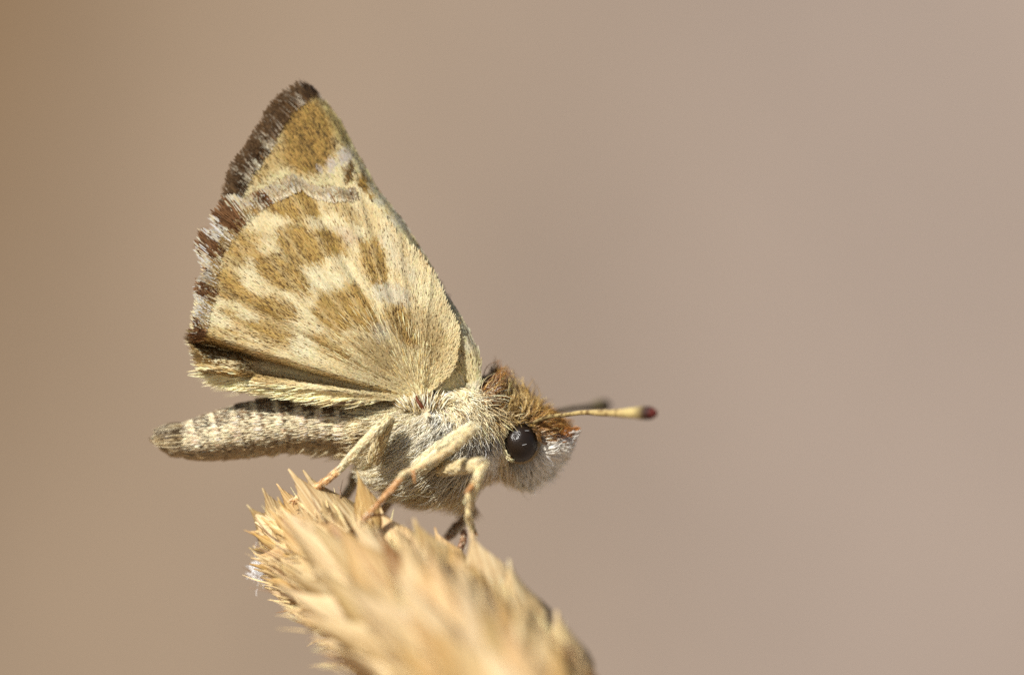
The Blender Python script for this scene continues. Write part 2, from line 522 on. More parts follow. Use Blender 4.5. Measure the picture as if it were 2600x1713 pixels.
# ---- fur zones on thorax and head: cx, cy, rx, ry, dirx, diry, length, lift, colours [(rgb, weight)...]
Z = [
    # thorax beside the wing bases
    (1010, 1055, 45, 30, -0.95, 0.10, 58, .25, [((225, 216, 187), 5), ((194, 180, 148), 2), ((110, 92, 64), 1)]),
    (1010, 1110, 40, 40, -0.75, 0.45, 46, .35, [((217, 211, 195), 5), ((188, 182, 167), 3), ((120, 106, 84), 1)]),
    (1065, 1070, 30, 26, -0.4, 0.6, 30, .30, [((224, 219, 206), 5), ((204, 196, 180), 2)]),
    (1108, 1048, 18, 18, 0.1, 0.8, 22, .10, [((248, 246, 242), 8), ((234, 228, 217), 2)]),
    (1160, 1000, 34, 36, 0.35, 0.8, 52, .30, [((230, 222, 198), 6), ((202, 187, 153), 2), ((110, 80, 50), 1)]),
    (1190, 1055, 34, 26, 0.45, 0.7, 50, .35, [((216, 203, 170), 5), ((180, 162, 124), 2), ((92, 76, 54), 2)]),
    (1150, 1095, 40, 26, -0.35, 0.35, 48, .45, [((217, 214, 204), 6), ((172, 168, 162), 3), ((74, 70, 66), 2)]),
    (1215, 1105, 24, 22, 0.2, 0.5, 40, .40, [((210, 206, 198), 5), ((110, 104, 98), 3), ((60, 56, 52), 2)]),
    # collar
    (1232, 990, 20, 26, 0.55, -0.75, 48, .75, [((134, 88, 40), 6), ((84, 54, 22), 4), ((184, 134, 66), 2), ((206, 176, 116), 1)]),
    (1258, 1020, 20, 24, 0.35, -0.9, 48, .6, [((136, 98, 44), 5), ((88, 62, 28), 3), ((180, 146, 82), 2), ((212, 186, 132), 2)]),
    (1250, 1062, 22, 22, 0.20, 0.9, 44, .4, [((216, 198, 160), 5), ((180, 158, 117), 3), ((110, 84, 50), 1)]),
    (1238, 1142, 24, 30, 0.35, 0.55, 38, .25, [((243, 241, 236), 7), ((219, 212, 202), 3)]),
    # head
    (1295, 1034, 20, 18, -0.05, -1.0, 56, .6, [((168, 140, 84), 5), ((96, 76, 40), 3), ((216, 190, 130), 3)]),
    (1330, 1040, 24, 16, 0.25, -0.95, 46, .6, [((170, 138, 78), 5), ((104, 78, 38), 3), ((214, 184, 120), 3)]),
    (1366, 1060, 20, 18, 0.75, -0.55, 38, .5, [((152, 112, 56), 5), ((100, 70, 30), 3), ((200, 164, 96), 2)]),
    (1400, 1085, 22, 20, 0.95, -0.15, 40, .5, [((150, 104, 50), 6), ((98, 66, 28), 3), ((210, 182, 128), 1)]),
    (1426, 1104, 12, 14, 0.98, -0.12, 36, .3, [((148, 100, 46), 5), ((92, 62, 30), 3)]),
    (1405, 1130, 20, 18, 0.90, 0.12, 40, .35, [((217, 202, 177), 5), ((232, 226, 217), 4), ((150, 108, 60), 2)]),
    (1390, 1160, 24, 22, 0.75, 0.50, 46, .40, [((240, 237, 232), 8), ((217, 211, 203), 2)]),
    (1360, 1190, 26, 20, 0.45, 0.85, 52, .45, [((236, 232, 226), 8), ((210, 202, 188), 3)]),
    (1318, 1196, 22, 20, 0.10, 1.0, 62, .35, [((232, 230, 224), 7), ((198, 190, 174), 3)]),
    (1282, 1186, 18, 26, -0.05, 1.0, 60, .35, [((216, 204, 180), 5), ((184, 168, 139), 3), ((232, 226, 216), 2)]),
    (1272, 1110, 12, 40, 0.15, 0.95, 26, .25, [((230, 214, 172), 6), ((188, 164, 113), 3)]),
    # belly; its lowest zones are browner, with the warm shade painted in
    (1060, 1180, 46, 34, -0.90, 0.40, 66, .35, [((232, 227, 212), 6), ((204, 195, 172), 3), ((164, 152, 128), 1)]),
    (1150, 1170, 46, 30, -0.75, 0.50, 52, .40, [((220, 214, 200), 5), ((172, 164, 148), 3), ((92, 84, 72), 1)]),
    (1140, 1222, 50, 20, -0.55, 0.85, 66, .45, [((232, 222, 196), 6), ((170, 146, 100), 3)]),
    (1080, 1216, 50, 20, -0.60, 0.80, 70, .45, [((216, 202, 162), 5), ((164, 140, 94), 3)]),
    (1205, 1212, 30, 22, -0.10, 1.0, 60, .4, [((220, 206, 172), 5), ((164, 140, 96), 3)]),
    (960, 1150, 40, 30, -0.75, 0.60, 50, .4, [((217, 206, 176), 5), ((194, 178, 144), 3)]),
    (950, 1080, 30, 40, -0.96, 0.15, 56, .25, [((228, 219, 192), 5), ((200, 184, 150), 3), ((120, 94, 66), 1)]),
]


def zone_fur():
    rng = np.random.default_rng(21)
    N = 60000
    p, n = sample_body(N, 925, 1440, rng)
    u, v = to_px(p)
    wj = 9.0
    uj = u + rng.normal(0, wj, N); vj = v + rng.normal(0, wj, N)
    W = np.stack([np.exp(-((uj - z[0]) / z[2]) ** 2 - ((vj - z[1]) / z[3]) ** 2) + 1e-9 / (1 + ((uj - z[0]) ** 2 + (vj - z[1]) ** 2)) for z in Z], -1)
    Wn = W / W.sum(-1, keepdims=True)
    d2 = np.stack([(Wn * np.array([z[4] for z in Z])).sum(-1), (Wn * np.array([z[5] for z in Z])).sum(-1)], -1)
    L = (Wn * np.array([z[6] for z in Z])).sum(-1) * (0.55 + 0.75 * rng.random(N) ** 1.6)
    L = L * np.where((u > 1215) & (v < 1100), .6 + .75 * rng.random(N) ** 2, 1.0)
    L = L * (1 + .40 * ((v > 1180) & (u < 1225)) + .10 * ((v > 1160) & (u > 1260)) + .35 * ((u > 1215) & (v < 1040)))
    lift = (Wn * np.array([z[7] for z in Z])).sum(-1)
    # colour: pick a zone by weight, then a colour of the zone
    cum = np.cumsum(Wn, -1)
    zi = (rng.random((N, 1)) > cum).sum(-1).clip(0, len(Z) - 1)
    col = np.empty((N, 3))
    for k, z in enumerate(Z):
        m = np.where(zi == k)[0]
        if not len(m):
            continue
        cs = np.array([lin(*c) for c, w in z[8]]); ws = np.array([w for c, w in z[8]], float)
        col[m] = cs[rng.choice(len(cs), len(m), p=ws / ws.sum())]
    col = col * np.array([1.03, 1.0, .91])
    # keep the eye clear
    keep = ((u - 1321) / 49) ** 2 + ((v - 1125) / 52) ** 2 > 1.0
    keep |= p[:, 1] > 0
    # hairs that would cross the eye are shortened
    eu = (u + d2[:, 0] * L * .8 - 1322) / 48; ev = (v + d2[:, 1] * L * .8 - 1125) / 54
    L = np.where((eu ** 2 + ev ** 2 < 1) & (p[:, 1] < 0), L * 0.3, L)
    p, n, d2, L, lift, col = p[keep], n[keep], d2[keep], L[keep], lift[keep], col[keep]
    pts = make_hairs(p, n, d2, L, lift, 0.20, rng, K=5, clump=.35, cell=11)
    hair_obj('fur', pts, hair_rad(len(p), 5, 0.0013, rng), hair_cols(col, 5, root_k=.62, rng=rng), M_FUR, body, BB)  # dark hair roots paint shade into the depth of the fur


zone_fur()


def abdomen_fur():
    rng = np.random.default_rng(22)
    N = 56000
    p, n = sample_body(N, 407, 960, rng)
    u, v = to_px(p)
    c, rz, _ = ring_at(u)
    s = (v - c) / rz + rng.normal(0, 0.08, N)
    ph = seg_phase(u, s)
    cream = lin(220, 207, 174); white = lin(228, 222, 208); dark = lin(66, 54, 36); brown = lin(128, 100, 66); tan = lin(166, 144, 106)
    pink = lin(226, 196, 164)
    r = rng.random(N)
    top = 1 - smooth(-0.62, -0.18, s)
    darkp = top * (0.58 + 0.25 * smooth(620, 800, u)) + 0.16
    low = smooth(0.25, 0.5, s) * (1 - smooth(0.66, 0.85, s))
    darkp = darkp + 0.24 * low
    darkp = darkp * np.where(ph > 0.70, 0.25, 1.0) + .35 * (ph < .10) * (s < .7)
    darkp = np.where(u < 480, 0.5 * (1 - smooth(-0.3, 0.0, s)) + 0.25, darkp)
    col = np.where((r < darkp)[:, None], np.where(rng.random((N, 1)) < 0.6, dark, brown), cream)
    col = np.where(((r >= darkp) & (ph > 0.72) & (s > -.5) & (s < .4))[:, None], np.where(rng.random((N, 1)) < .3, white, np.where(rng.random((N, 1)) < .3, pink, col)), col)
    col = np.where(((r >= darkp) & (s > 0.55))[:, None], tan, col)  # tan underside paints in the shade beneath the abdomen
    L = np.where(u < 470, 30, 22) * (0.6 + 0.6 * rng.random(N)) + 22 * smooth(800, 930, u)
    L = L * np.where(ph < 0.25, 0.8, 1.0)
    d2 = np.stack([-np.ones(N), 0.10 + 0.12 * s], -1)
    lift = np.full(N, 0.09) + 0.10 * (u < 470) + 0.2 * smooth(850, 950, u)
    pts = make_hairs(p, n, d2, L, lift, 0.08, rng, K=4, clump=0.06, cell=8, curl=0.04)
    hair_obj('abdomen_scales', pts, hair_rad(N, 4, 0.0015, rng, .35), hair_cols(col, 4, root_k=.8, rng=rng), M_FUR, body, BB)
    # sparse long hairs under the belly of the abdomen
    N = 900
    p, n = sample_body(N * 4, 620, 960, rng)
    u, v = to_px(p); c, rz, _ = ring_at(u); s = (v - c) / rz
    k = np.where(s > 0.8)[0][:N]
    p, n, u = p[k], n[k], u[k]
    d2 = np.stack([np.full(len(k), -0.75), np.full(len(k), 0.65)], -1)
    L = (14 + 34 * smooth(700, 930, u)) * (0.5 + rng.random(len(k)))
    pts = make_hairs(p, n, d2, L, np.full(len(k), .3), 0.25, rng, K=4, clump=0.2)
    hair_obj('belly_hair', pts, hair_rad(len(k), 4, 0.0014, rng), hair_cols(np.tile(lin(200, 184, 146), (len(k), 1)), 4, rng=rng), M_FUR, body, BB)
    # tail tuft
    N = 2400
    a = rng.random(N) * 2 * math.pi; q = np.sqrt(rng.random(N))
    ux = 420 + 60 * rng.random(N)
    c, rz, ry = ring_at(ux)
    q = np.maximum(q, .9); q = q * 1.0; pv = c + rz * q * np.sin(a); pd = ry * q * np.cos(a) / S
    p = P3(ux, pv, pd)
    n = unit(np.stack([-0.2 + 0 * a, np.cos(a), -np.sin(a)], -1))
    d2 = np.stack([-np.ones(N), np.where(np.sin(a) < .3,   .06 - .10 * q * np.sin(a), .10)], -1)
    L = (ux - np.where(np.sin(a) < .3, 394, 424)) * (0.70 + 0.40 * rng.random(N))
    sel = rng.random(N)
    col = np.where((sel < .30 + .35 * (np.sin(a) < -.45) + .3 * (np.abs(np.sin(a) - .25) < .12))[:, None], lin(84, 66, 42), np.where((sel < .74)[:, None], lin(178, 154, 110), lin(216, 200, 162)))
    pts = make_hairs(p, n, d2, L, np.full(N, .05), 0.06, rng, K=4, clump=0.04, cell=10, curl=.04)
    hair_obj('tail_tuft', pts, hair_rad(N, 4, 0.0014, rng, .3), hair_cols(col, 4, rng=rng), M_FUR, body, BB)


abdomen_fur()


def wing_base_tuft():
    rng = np.random.default_rng(24)
    N = 420
    a = rng.random(N) * 2 * math.pi; q = np.sqrt(rng.random(N))
    u = 1082 + 62 * q * np.cos(a); v = 1030 + 17 * q * np.sin(a) - .10 * (u - 1085)
    p = P3(u, v, -0.165 - 0.03 * rng.random(N))
    n = np.tile(np.array([0, -1.0, 0]), (N, 1))
    d2 = np.stack([(u - 1075) / 60 - .1, -.9 + 1.1 * smooth(40, 90, np.abs(u - 1075))], -1)
    sel = rng.random(N)
    col = np.where((sel < .16)[:, None], lin(120, 92, 58), np.where((sel < .5)[:, None], lin(220, 200, 150), lin(242, 234, 208)))
    L = (12 + 24 * rng.random(N))
    pts = make_hairs(p, n, d2, L, np.full(N, .02), .16, rng, K=4, clump=.1, curl=.05)
    hair_obj('wing_base_hair', pts, hair_rad(N, 4, 0.0016, rng), hair_cols(col, 4, rng=rng), M_FUR, body, BB)
    # rust-brown crease at the hinge of the hindwing
    tp = P3([1056, 1060, 1070, 1084], [1000, 1016, 1030, 1052], [-.185, -.205, -.212, -.205])
    V, F, T = tube(tp, np.array([1.5, 4, 5, 4]) / S, 8, 5)
    mesh_obj('hinge', V, F, M_BODY, fly, BB, np.tile(lin(92, 44, 16), (len(T), 1)))
    N = 46
    c0 = P3(1081, 1046, -.215)
    ph = rng.random(N) * 2 * math.pi
    pts = np.stack([c0 + np.stack([np.cos(ph), -.3 + 0 * ph, np.sin(ph)], -1) * (k * (9 + 9 * rng.random((N, 1))) / S) for k in (0, .5, 1)], 1)
    hair_obj('hinge_star', pts, np.full((N, 3), .0011), np.tile(lin(236, 220, 184), (N, 3, 1)), M_FUR, body, BB)


wing_base_tuft()


# ---- eyes
def build_eyes():
    for sgn in (-1, 1):
        c = P3(1322, 1125, sgn * 0.114)
        bm = bmesh.new()
        bmesh.ops.create_icosphere(bm, subdivisions=4, radius=1.0)
        for f in bm.faces:
            f.smooth = True
        me = bpy.data.meshes.new('eye'); bm.to_mesh(me); bm.free()
        me.materials.append(M_EYE)
        o = bpy.data.objects.new('eye', me); COL.objects.link(o)
        o.parent = fly
        o.location = (c - BB).tolist()
        o.scale = (43 / S, 0.062, 48 / S)
        o.rotation_euler = (0, math.radians(8), 0)
        # pale ring of short scales round the eye
        rng = np.random.default_rng(31)
        N = 1500 if sgn < 0 else 500
        a = rng.random(N) * 2 * math.pi
        r = 1.0 + 0.10 * rng.random(N)
        pu = 1322 + 44 * r * np.cos(a); pv = 1125 + 49 * r * np.sin(a)
        p = P3(pu, pv, sgn * (0.122 + 0.022 * rng.random(N)))
        nn = np.tile(np.array([0, float(sgn), 0]), (N, 1))
        d2 = np.stack([-np.sin(a) * 0.85 + np.cos(a) * .25, np.cos(a) * 0.85 + np.sin(a) * .25], -1)
        back = np.cos(a) < -0.15
        flip = np.where(back, -1.0, 1.0)[:, None]
        d2 = d2 * flip
        sel = rng.random(N)
        col = np.where((back & (sel < .8))[:, None], lin(242, 226, 180), lin(110, 78, 38))
        col = np.where(((pv > 1150) & ~back)[:, None], lin(214, 208, 198), col)
        col = np.where(((pv < 1085))[:, None], np.where((sel < .5)[:, None], lin(74, 56, 28), lin(150, 118, 62)), col)
        k_ = (np.cos(a) < -.68) | ((np.sin(a) < -.3) & (rng.random(N) < .4))
        p, nn, d2, col = p[k_], nn[k_], d2[k_], col[k_]; N = len(p)
        pts = make_hairs(p, nn, d2, 11 + 9 * rng.random(N), np.full(N, .06), .06, rng, K=4, clump=.0)
        hair_obj('eye_ring', pts, hair_rad(N, 4, 0.0016, rng), hair_cols(col, 4, rng=rng), M_FUR, o, BB)
        ring = [ch for ch in o.children][0]
        ring.matrix_parent_inverse = (Matrix.Translation(Vector((c - BB).tolist())) @ o.rotation_euler.to_matrix().to_4x4() @ Matrix.Diagonal((43 / S, 0.062, 48 / S, 1))).inverted()
    # stray pale scales stuck on the near eye
    rng = np.random.default_rng(5)
    q = np.array([[1333, 1093, 10, 0], [1326, 1130, 11, -3], [1366, 1134, -4, 9]], float)
    pts = []
    for x, y, dx, dy in q:
        dd = 1 - ((x - 1322) / 43) ** 2 - ((y - 1125) / 48) ** 2
        yy = -0.114 - 0.062 * math.sqrt(max(dd, 0)) - 0.006
        pts.append([P3(x + dx * t, y + dy * t, yy) for t in (0, .5, 1)])
    pts = np.array(pts)
    hair_obj('eye_fleck', pts, np.full((len(pts), 3), 0.0012), np.full((len(pts), 3, 3), 0.38), M_FUR, fly, BB)


build_eyes()


# ---- palp tips: a pointed tuft in front of the face
def build_palps():
    rng = np.random.default_rng(33)
    for sgn in (-1, 1):
        y0 = 0.05 * sgn
        V, F, T = tube(P3([1378, 1410, 1440, 1458], [1136, 1120, 1099, 1091], [y0 * .6, y0 * .9, y0, y0]), np.array([20, 15, 7, 3]) / S, 12, 5)
        c = np.where((T < .5)[:, None], lin(190, 170, 140), lin(120, 76, 30))
        o = mesh_obj('palp', V, F, M_BODY, fly, BB, c)
        N = 3200
        t = rng.random(N); a = rng.random(N) * 2 * math.pi
        cu = np.interp(t, [0, .35, .8, 1], [1380, 1412, 1438, 1450]); cv = np.interp(t, [0, .35, .8, 1], [1138, 1124, 1102, 1095])
        rr = np.interp(t, [0, .35, .8, 1], [26, 20, 9, 3])
        p = P3(cu + 0.2 * rr * np.sin(a), cv + rr * np.sin(a), y0 * 1.0 + rr * 1.3 * np.cos(a) / S)
        n = np.stack([0.2 + 0 * a, np.cos(a), -np.sin(a)], -1); n = unit(n)
        low = np.sin(a) + rng.normal(0, .3, N) - 0.8 * (t - .4)
        col = np.where((low > 0.15)[:, None], lin(226, 220, 208), np.where(rng.random((N, 1)) < .6, lin(158, 100, 40), lin(96, 60, 24)))
        d2 = np.stack([0.85 + 0 * a, -0.40 + 0.7 * np.sin(a) * (1 - smooth(.5, .9, t))], -1)
        pts = make_hairs(p, n, d2, (22 + 22 * rng.random(N)) * (1 - 0.35 * t), .35 * (1 - .9 * smooth(.5, .9, t)), .12, rng, K=4, clump=.3)
        hair_obj('palp_fur', pts, hair_rad(N, 4, 0.0020, rng), hair_cols(col, 4, rng=rng), M_FUR, o, BB)


build_palps()


# ---- antennae
def build_antenna(pts_px, ys, radii, club_px, club_y, club_r, tint=1.0):
    V, F, T = tube(P3([p[0] for p in pts_px], [p[1] for p in pts_px], ys), np.array(radii) / S, 12, 8)
    ring = (np.sin(T * 150 + 2.0 * np.sin(T * 37)) + np.random.default_rng(4).normal(0, .7, len(T)) > 0.55)
    vv = V[:, 2] - np.interp(V[:, 0], np.sort(V[:, 0]), V[np.argsort(V[:, 0]), 2])
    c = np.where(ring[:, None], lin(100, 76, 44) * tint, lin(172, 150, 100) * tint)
    c = c * (1 - .45 * smooth(.65, .1, T))[:, None]
    o = mesh_obj('antenna', V, F, M_ANT, fly, BB, c)
    V, F, T = tube(P3([p[0] for p in club_px], [p[1] for p in club_px], club_y), np.array(club_r) / S, 16, 6)
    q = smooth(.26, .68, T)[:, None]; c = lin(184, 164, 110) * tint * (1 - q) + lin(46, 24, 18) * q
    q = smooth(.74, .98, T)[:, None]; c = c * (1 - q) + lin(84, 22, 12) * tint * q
    mesh_obj('club', V, F, M_ANT, o, BB, c)


build_antenna([(1352, 1074), (1392, 1058), (1435, 1053), (1481, 1047), (1539, 1048), (1588, 1049)], [-.10, -.16, -.24, -.33, -.44, -.53],
              [5, 5, 5.2, 6, 8.5, 11.5], [(1575, 1049), (1606, 1048), (1632, 1048), (1650, 1048.5), (1659, 1049)], [-.50, -.56, -.60, -.625, -.635], [10.5, 13.5, 17, 16.5, 11.5])
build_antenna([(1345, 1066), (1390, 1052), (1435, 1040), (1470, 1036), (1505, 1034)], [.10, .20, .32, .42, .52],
              [6, 6, 6, 7, 9], [(1498, 1034), (1518, 1032), (1532, 1030), (1541, 1030)], [.51, .57, .61, .64], [9, 15, 18, 13], 0.26)  # far antenna: its shade is painted in by darkening the colours


# ---- legs
def build_leg(chain, fuzz=1.0, shade_c=((214, 188, 132), (176, 128, 72), (150, 92, 44)), seed=0, spurs=()):
    """chain: list of segments, each a list of (px,py,y,r); first is femur, second tibia, third tarsus"""
    rng = np.random.default_rng(100 + seed)
    names = ['femur', 'tibia', 'tarsus']
    root = None
    for k, sg in enumerate(chain):
        sg = np.array(sg, float)
        if k == 2:   # five tarsal joints, each swelling towards its end
            w = np.linspace(0, 1, 16); w0 = np.linspace(0, 1, len(sg))
            q = np.stack([np.interp(w, w0, sg[:, j]) for j in range(4)], -1)
            q[:, 3] *= np.where(np.arange(16) % 3 == 0, .72, np.where(np.arange(16) % 3 == 1, .95, 1.18))
            end = sg[-1]; e_d = unit(sg[-1, :2] - sg[-2, :2])
            spurs = list(spurs) + [[(end[0], end[1], end[2], end[3] * .45), (end[0] + 7 * e_d[0] + 4 * w_ * e_d[1], end[1] + 7 * e_d[1] - 4 * w_ * e_d[0], end[2] - .006, 2.0),
                                    (end[0] + 9 * e_d[0] + 9 * w_ * e_d[1], end[1] + 9 * e_d[1] + 4 - 9 * w_ * e_d[0], end[2] - .006, .8)] for w_ in (-1, 1)]
            sg = q
        path = P3(sg[:, 0], sg[:, 1], sg[:, 2])
        V, F, T = tube(path, sg[:, 3] * (.84, .70, .86)[k] / S, 14, 7 if k < 2 else 3)
        base = lin(*shade_c[k])
        a = lin(*shade_c[min(k + 1, 2)])
        c = base * (1 - T[:, None]) + a * T[:, None] if k else np.tile(base, (len(T), 1))
        nm = 'leg' if root is None else names[k]
        o = mesh_obj(nm, V, F, M_LEG, fly if root is None else root, BB, c)
        if root is None:
            root = o
        # scaly fuzz
        N = int((2200, 1500, 500)[k] * fuzz)
        if N:
            i = rng.integers(2 * 14, len(V) - 2 * 14 - 14, N)
            p = V[i]
            t = T[i]
            ax = np.stack([np.interp(t, np.linspace(0, 1, len(path)), path[:, j]) for j in range(3)], -1)
            n = unit(p - ax)
            tan = unit(np.stack([np.interp(t, np.linspace(0, 1, len(path)), np.gradient(path[:, j])) for j in range(3)], -1))
            p = p + tan * rng.normal(0, .012, (N, 1))
            d2 = np.stack([tan[:, 0], -tan[:, 2]], -1)
            L = (18, 14, 10)[k] * (0.5 + rng.random(N))
            sel = rng.random(N)
            col = np.where((sel < .62)[:, None], base * 1.08, np.where((sel < .82)[:, None], lin(232, 220, 188), base * .42))
            pts = make_hairs(p, n, d2, L, np.full(N, (.14, .07, .12)[k]), .06, rng, K=3, clump=.15)
            hair_obj(('femur_hair', 'tibia_hair', 'tarsus_hair')[k], pts, hair_rad(N, 3, 0.0011, rng), hair_cols(col, 3, root_k=.9, rng=rng), M_FUR, root, BB)
    for sp in spurs:
        sp = np.array(sp, float)
        V, F, T = tube(P3(sp[:, 0], sp[:, 1], sp[:, 2]), sp[:, 3] / S, 8, 4)
        mesh_obj('spur', V, F, M_LEG, root, BB, np.tile(lin(178, 128, 78), (len(T), 1)))
    return root


build_leg([[(1062, 1188, -.24, 20), (1105, 1154, -.30, 22), (1150, 1120, -.36, 18), (1192, 1090, -.40, 11)],
           [(1202, 1088, -.41, 10), (1160, 1128, -.45, 12), (1100, 1167, -.47, 12), (1040, 1196, -.48, 9), (1024, 1208, -.48, 8)],
           [(1024, 1208, -.48, 8), (985, 1250, -.49, 7), (945, 1296, -.48, 6.5), (925, 1318, -.47, 7.5), (908, 1336, -.45, 6.5)]], seed=1,
          shade_c=((226, 214, 178), (218, 198, 152), (196, 148, 94)),
          spurs=[[(1050, 1194, -.49, 4), (1052, 1212, -.50, 3.2), (1053, 1228, -.50, 1.5)], [(934, 1310, -.48, 4), (968, 1306, -.46, 3.5), (985, 1312, -.45, 2)],
                 [(926, 1316, -.48, 4), (930, 1326, -.49, 3), (934, 1336, -.5, 1.5)]])
build_leg([[(950, 1168, -.18, 15), (966, 1120, -.24, 16), (984, 1072, -.27, 11)],
           [(988, 1062, -.28, 11), (952, 1098, -.31, 15), (905, 1146, -.32, 14), (866, 1188, -.32, 8)],
           [(864, 1190, -.32, 8), (838, 1212, -.32, 9), (808, 1234, -.31, 8), (780, 1250, -.29, 7), (748, 1270, -.26, 7)]], seed=2,
          shade_c=((206, 188, 144), (228, 212, 170), (210, 168, 114)))
build_leg([[(1120, 1192, -.24, 14), (1170, 1184, -.36, 14), (1216, 1181, -.45, 14)],
           [(1226, 1184, -.46, 14), (1214, 1212, -.48, 14), (1202, 1240, -.48, 12.5), (1195, 1258, -.48, 10)],
           [(1203, 1240, -.48, 8), (1196, 1270, -.47, 8.5), (1190, 1304, -.45, 9), (1194, 1328, -.42, 8.5), (1203, 1350, -.40, 5.5)]], seed=3,
          shade_c=((206, 188, 144), (228, 206, 158), (220, 198, 152)), spurs=[[(1200, 1232, -.49, 7), (1190, 1244, -.51, 5.5), (1181, 1251, -.52, 2.5)]])
build_leg([[(1150, 1238, .10, 18), (1172, 1268, .14, 17), (1196, 1300, .17, 13)],  # far legs from here on: darker colours with their shade painted in
           [(1196, 1302, .17, 11), (1176, 1322, .14, 11), (1138, 1362, .06, 10)],
           [(1178, 1346, .0, 7), (1176, 1372, -.02, 8), (1166, 1398, -.02, 7), (1154, 1424, -.03, 5)]], seed=4, fuzz=.5,
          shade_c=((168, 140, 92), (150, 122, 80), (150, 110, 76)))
build_leg([[(940, 1150, .12, 15), (922, 1180, .15, 15), (906, 1206, .15, 14)], [(906, 1206, .15, 14), (892, 1236, .14, 12), (872, 1262, .12, 8)],
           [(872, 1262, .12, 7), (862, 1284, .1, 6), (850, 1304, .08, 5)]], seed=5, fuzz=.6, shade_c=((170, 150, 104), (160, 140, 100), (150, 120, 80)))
build_leg([[(1070, 1215, .14, 14), (1030, 1240, .18, 13), (1000, 1262, .18, 12)], [(1000, 1262, .18, 10), (975, 1290, .12, 9), (955, 1316, .05, 8)],
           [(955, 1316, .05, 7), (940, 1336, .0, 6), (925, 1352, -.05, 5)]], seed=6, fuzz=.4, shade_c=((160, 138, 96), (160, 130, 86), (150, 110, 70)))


# ------------------------------------------------------------------ wings
def poly_mask(u, v, poly, soft):
    """soft inside mask of a polygon in photograph-sized wing coordinates"""
    poly = np.asarray(poly, float)
    inside = np.zeros(u.shape, bool)
    dist = np.full(u.shape, 1e9)
    n = len(poly)
    for i in range(n):
        x0, y0 = poly[i]; x1, y1 = poly[(i + 1) % n]
        cond = ((y0 > v) != (y1 > v))
        with np.errstate(divide='ignore', invalid='ignore'):
            xi = (x1 - x0) * (v - y0) / (y1 - y0 + 1e-12) + x0
        inside ^= cond & (u < xi)
        t = np.clip(((u - x0) * (x1 - x0) + (v - y0) * (y1 - y0)) / ((x1 - x0) ** 2 + (y1 - y0) ** 2 + 1e-9), 0, 1)
        dist = np.minimum(dist, np.hypot(u - x0 - t * (x1 - x0), v - y0 - t * (y1 - y0)))
    sd = np.where(inside, dist, -dist)
    return smooth(-soft, soft, sd)


CREAM = lin(231, 220, 181); PALE = lin(228, 220, 186); OCHRE = lin(186, 153, 82); DARKOCH = lin(150, 114, 60); DARK = lin(92, 70, 40)
GREYC = lin(206, 200, 182); OLIVE = lin(196, 176, 112); MAUVE = lin(150, 128, 116); ORANGE = lin(214, 158, 88)

HSPOT = [  # polygon, strength, darkness
    ([(688, 512), (722, 496), (757, 482), (790, 490), (806, 512), (816, 545), (818, 578), (790, 572), (762, 582), (738, 562), (704, 558), (682, 536)], .95, .40),
    ([(838, 520), (880, 530), (915, 560), (930, 592), (900, 590), (868, 566), (842, 560)], .60, .30),
    ([(724, 606), (770, 592), (808, 604), (862, 612), (884, 640), (884, 664), (842, 668), (806, 692), (772, 690), (742, 664), (728, 634)], .95, .42),
    ([(920, 640), (962, 630), (982, 664), (992, 706), (978, 738), (950, 736), (932, 694)], .95, .36),
    ([(606, 596), (640, 592), (672, 618), (682, 646), (650, 640), (616, 628)], .85, .25),
    ([(560, 640), (604, 640), (648, 668), (646, 696), (610, 694), (570, 668)], .90, .42),
    ([(664, 668), (716, 664), (760, 690), (792, 730), (796, 766), (760, 750), (716, 742), (676, 706)], .90, .45),
    ([(553, 694), (594, 690), (628, 716), (628, 744), (590, 734), (560, 716)], .85, .42),
    ([(566, 738), (604, 740), (654, 770), (650, 778), (610, 776), (572, 760)], .95, .45),
    ([(668, 776), (716, 764), (762, 796), (764, 822), (724, 820), (684, 802)], .90, .50),
    ([(816, 800), (832, 762), (868, 742), (912, 748), (944, 786), (966, 834), (946, 852), (906, 842), (866, 850), (836, 832)], .90, .22),
    ([(988, 796), (1030, 792), (1046, 832), (1058, 882), (1036, 886), (1010, 856), (990, 824)], .85, .34),
    ([(648, 828), (700, 822), (756, 846), (776, 884), (760, 892), (706, 876), (658, 852)], .80, .36),
    ([(572, 792), (612, 796), (640, 824), (610, 824), (580, 812)], .75, .34),
    ([(812, 862), (850, 858), (890, 884), (900, 918), (866, 916), (826, 896)], .70, .26),
    ([(540, 836), (600, 850), (650, 874), (640, 884), (580, 870), (540, 856)], .6, .5),
    ([(900, 870), (960, 868), (1000, 900), (1020, 950), (980, 950), (930, 910)], .40, .20),
    ([(1060, 800), (1110, 830), (1130, 900), (1110, 940), (1080, 900), (1062, 850)], .35, .30),
]
HPALE = [
    ([(790, 702), (826, 696), (884, 726), (880, 750), (838, 756), (804, 748)], 1.0, PALE),
    ([(792, 580), (826, 578), (832, 596), (798, 598)], .8, PALE),
    ([(640, 672), (662, 668), (674, 690), (652, 696)], .8, PALE),
    ([(754, 870), (790, 862), (814, 878), (812, 914), (778, 916), (756, 900)], .95, PALE),
    ([(950, 742), (1000, 736), (1044, 760), (1046, 796), (1000, 786), (960, 776)], .8, GREYC),
    ([(948, 836), (988, 830), (1000, 868), (970, 880), (948, 862)], .75, GREYC),
    ([(610, 808), (654, 804), (676, 822), (640, 828)], .8, PALE),
    ([(860, 596), (900, 600), (920, 636), (896, 646), (876, 622)], .5, MAUVE * 1.5),
    ([(530, 800), (590, 800), (600, 830), (540, 830)], .5, PALE),
    ([(990, 600), (1020, 660), (1070, 720), (1050, 740), (1000, 690), (960, 620)], .35, GREYC),
]
VEINS = [21.5, 28, 35, 42, 49.5, 56.5, 64, 72, 82, 95]
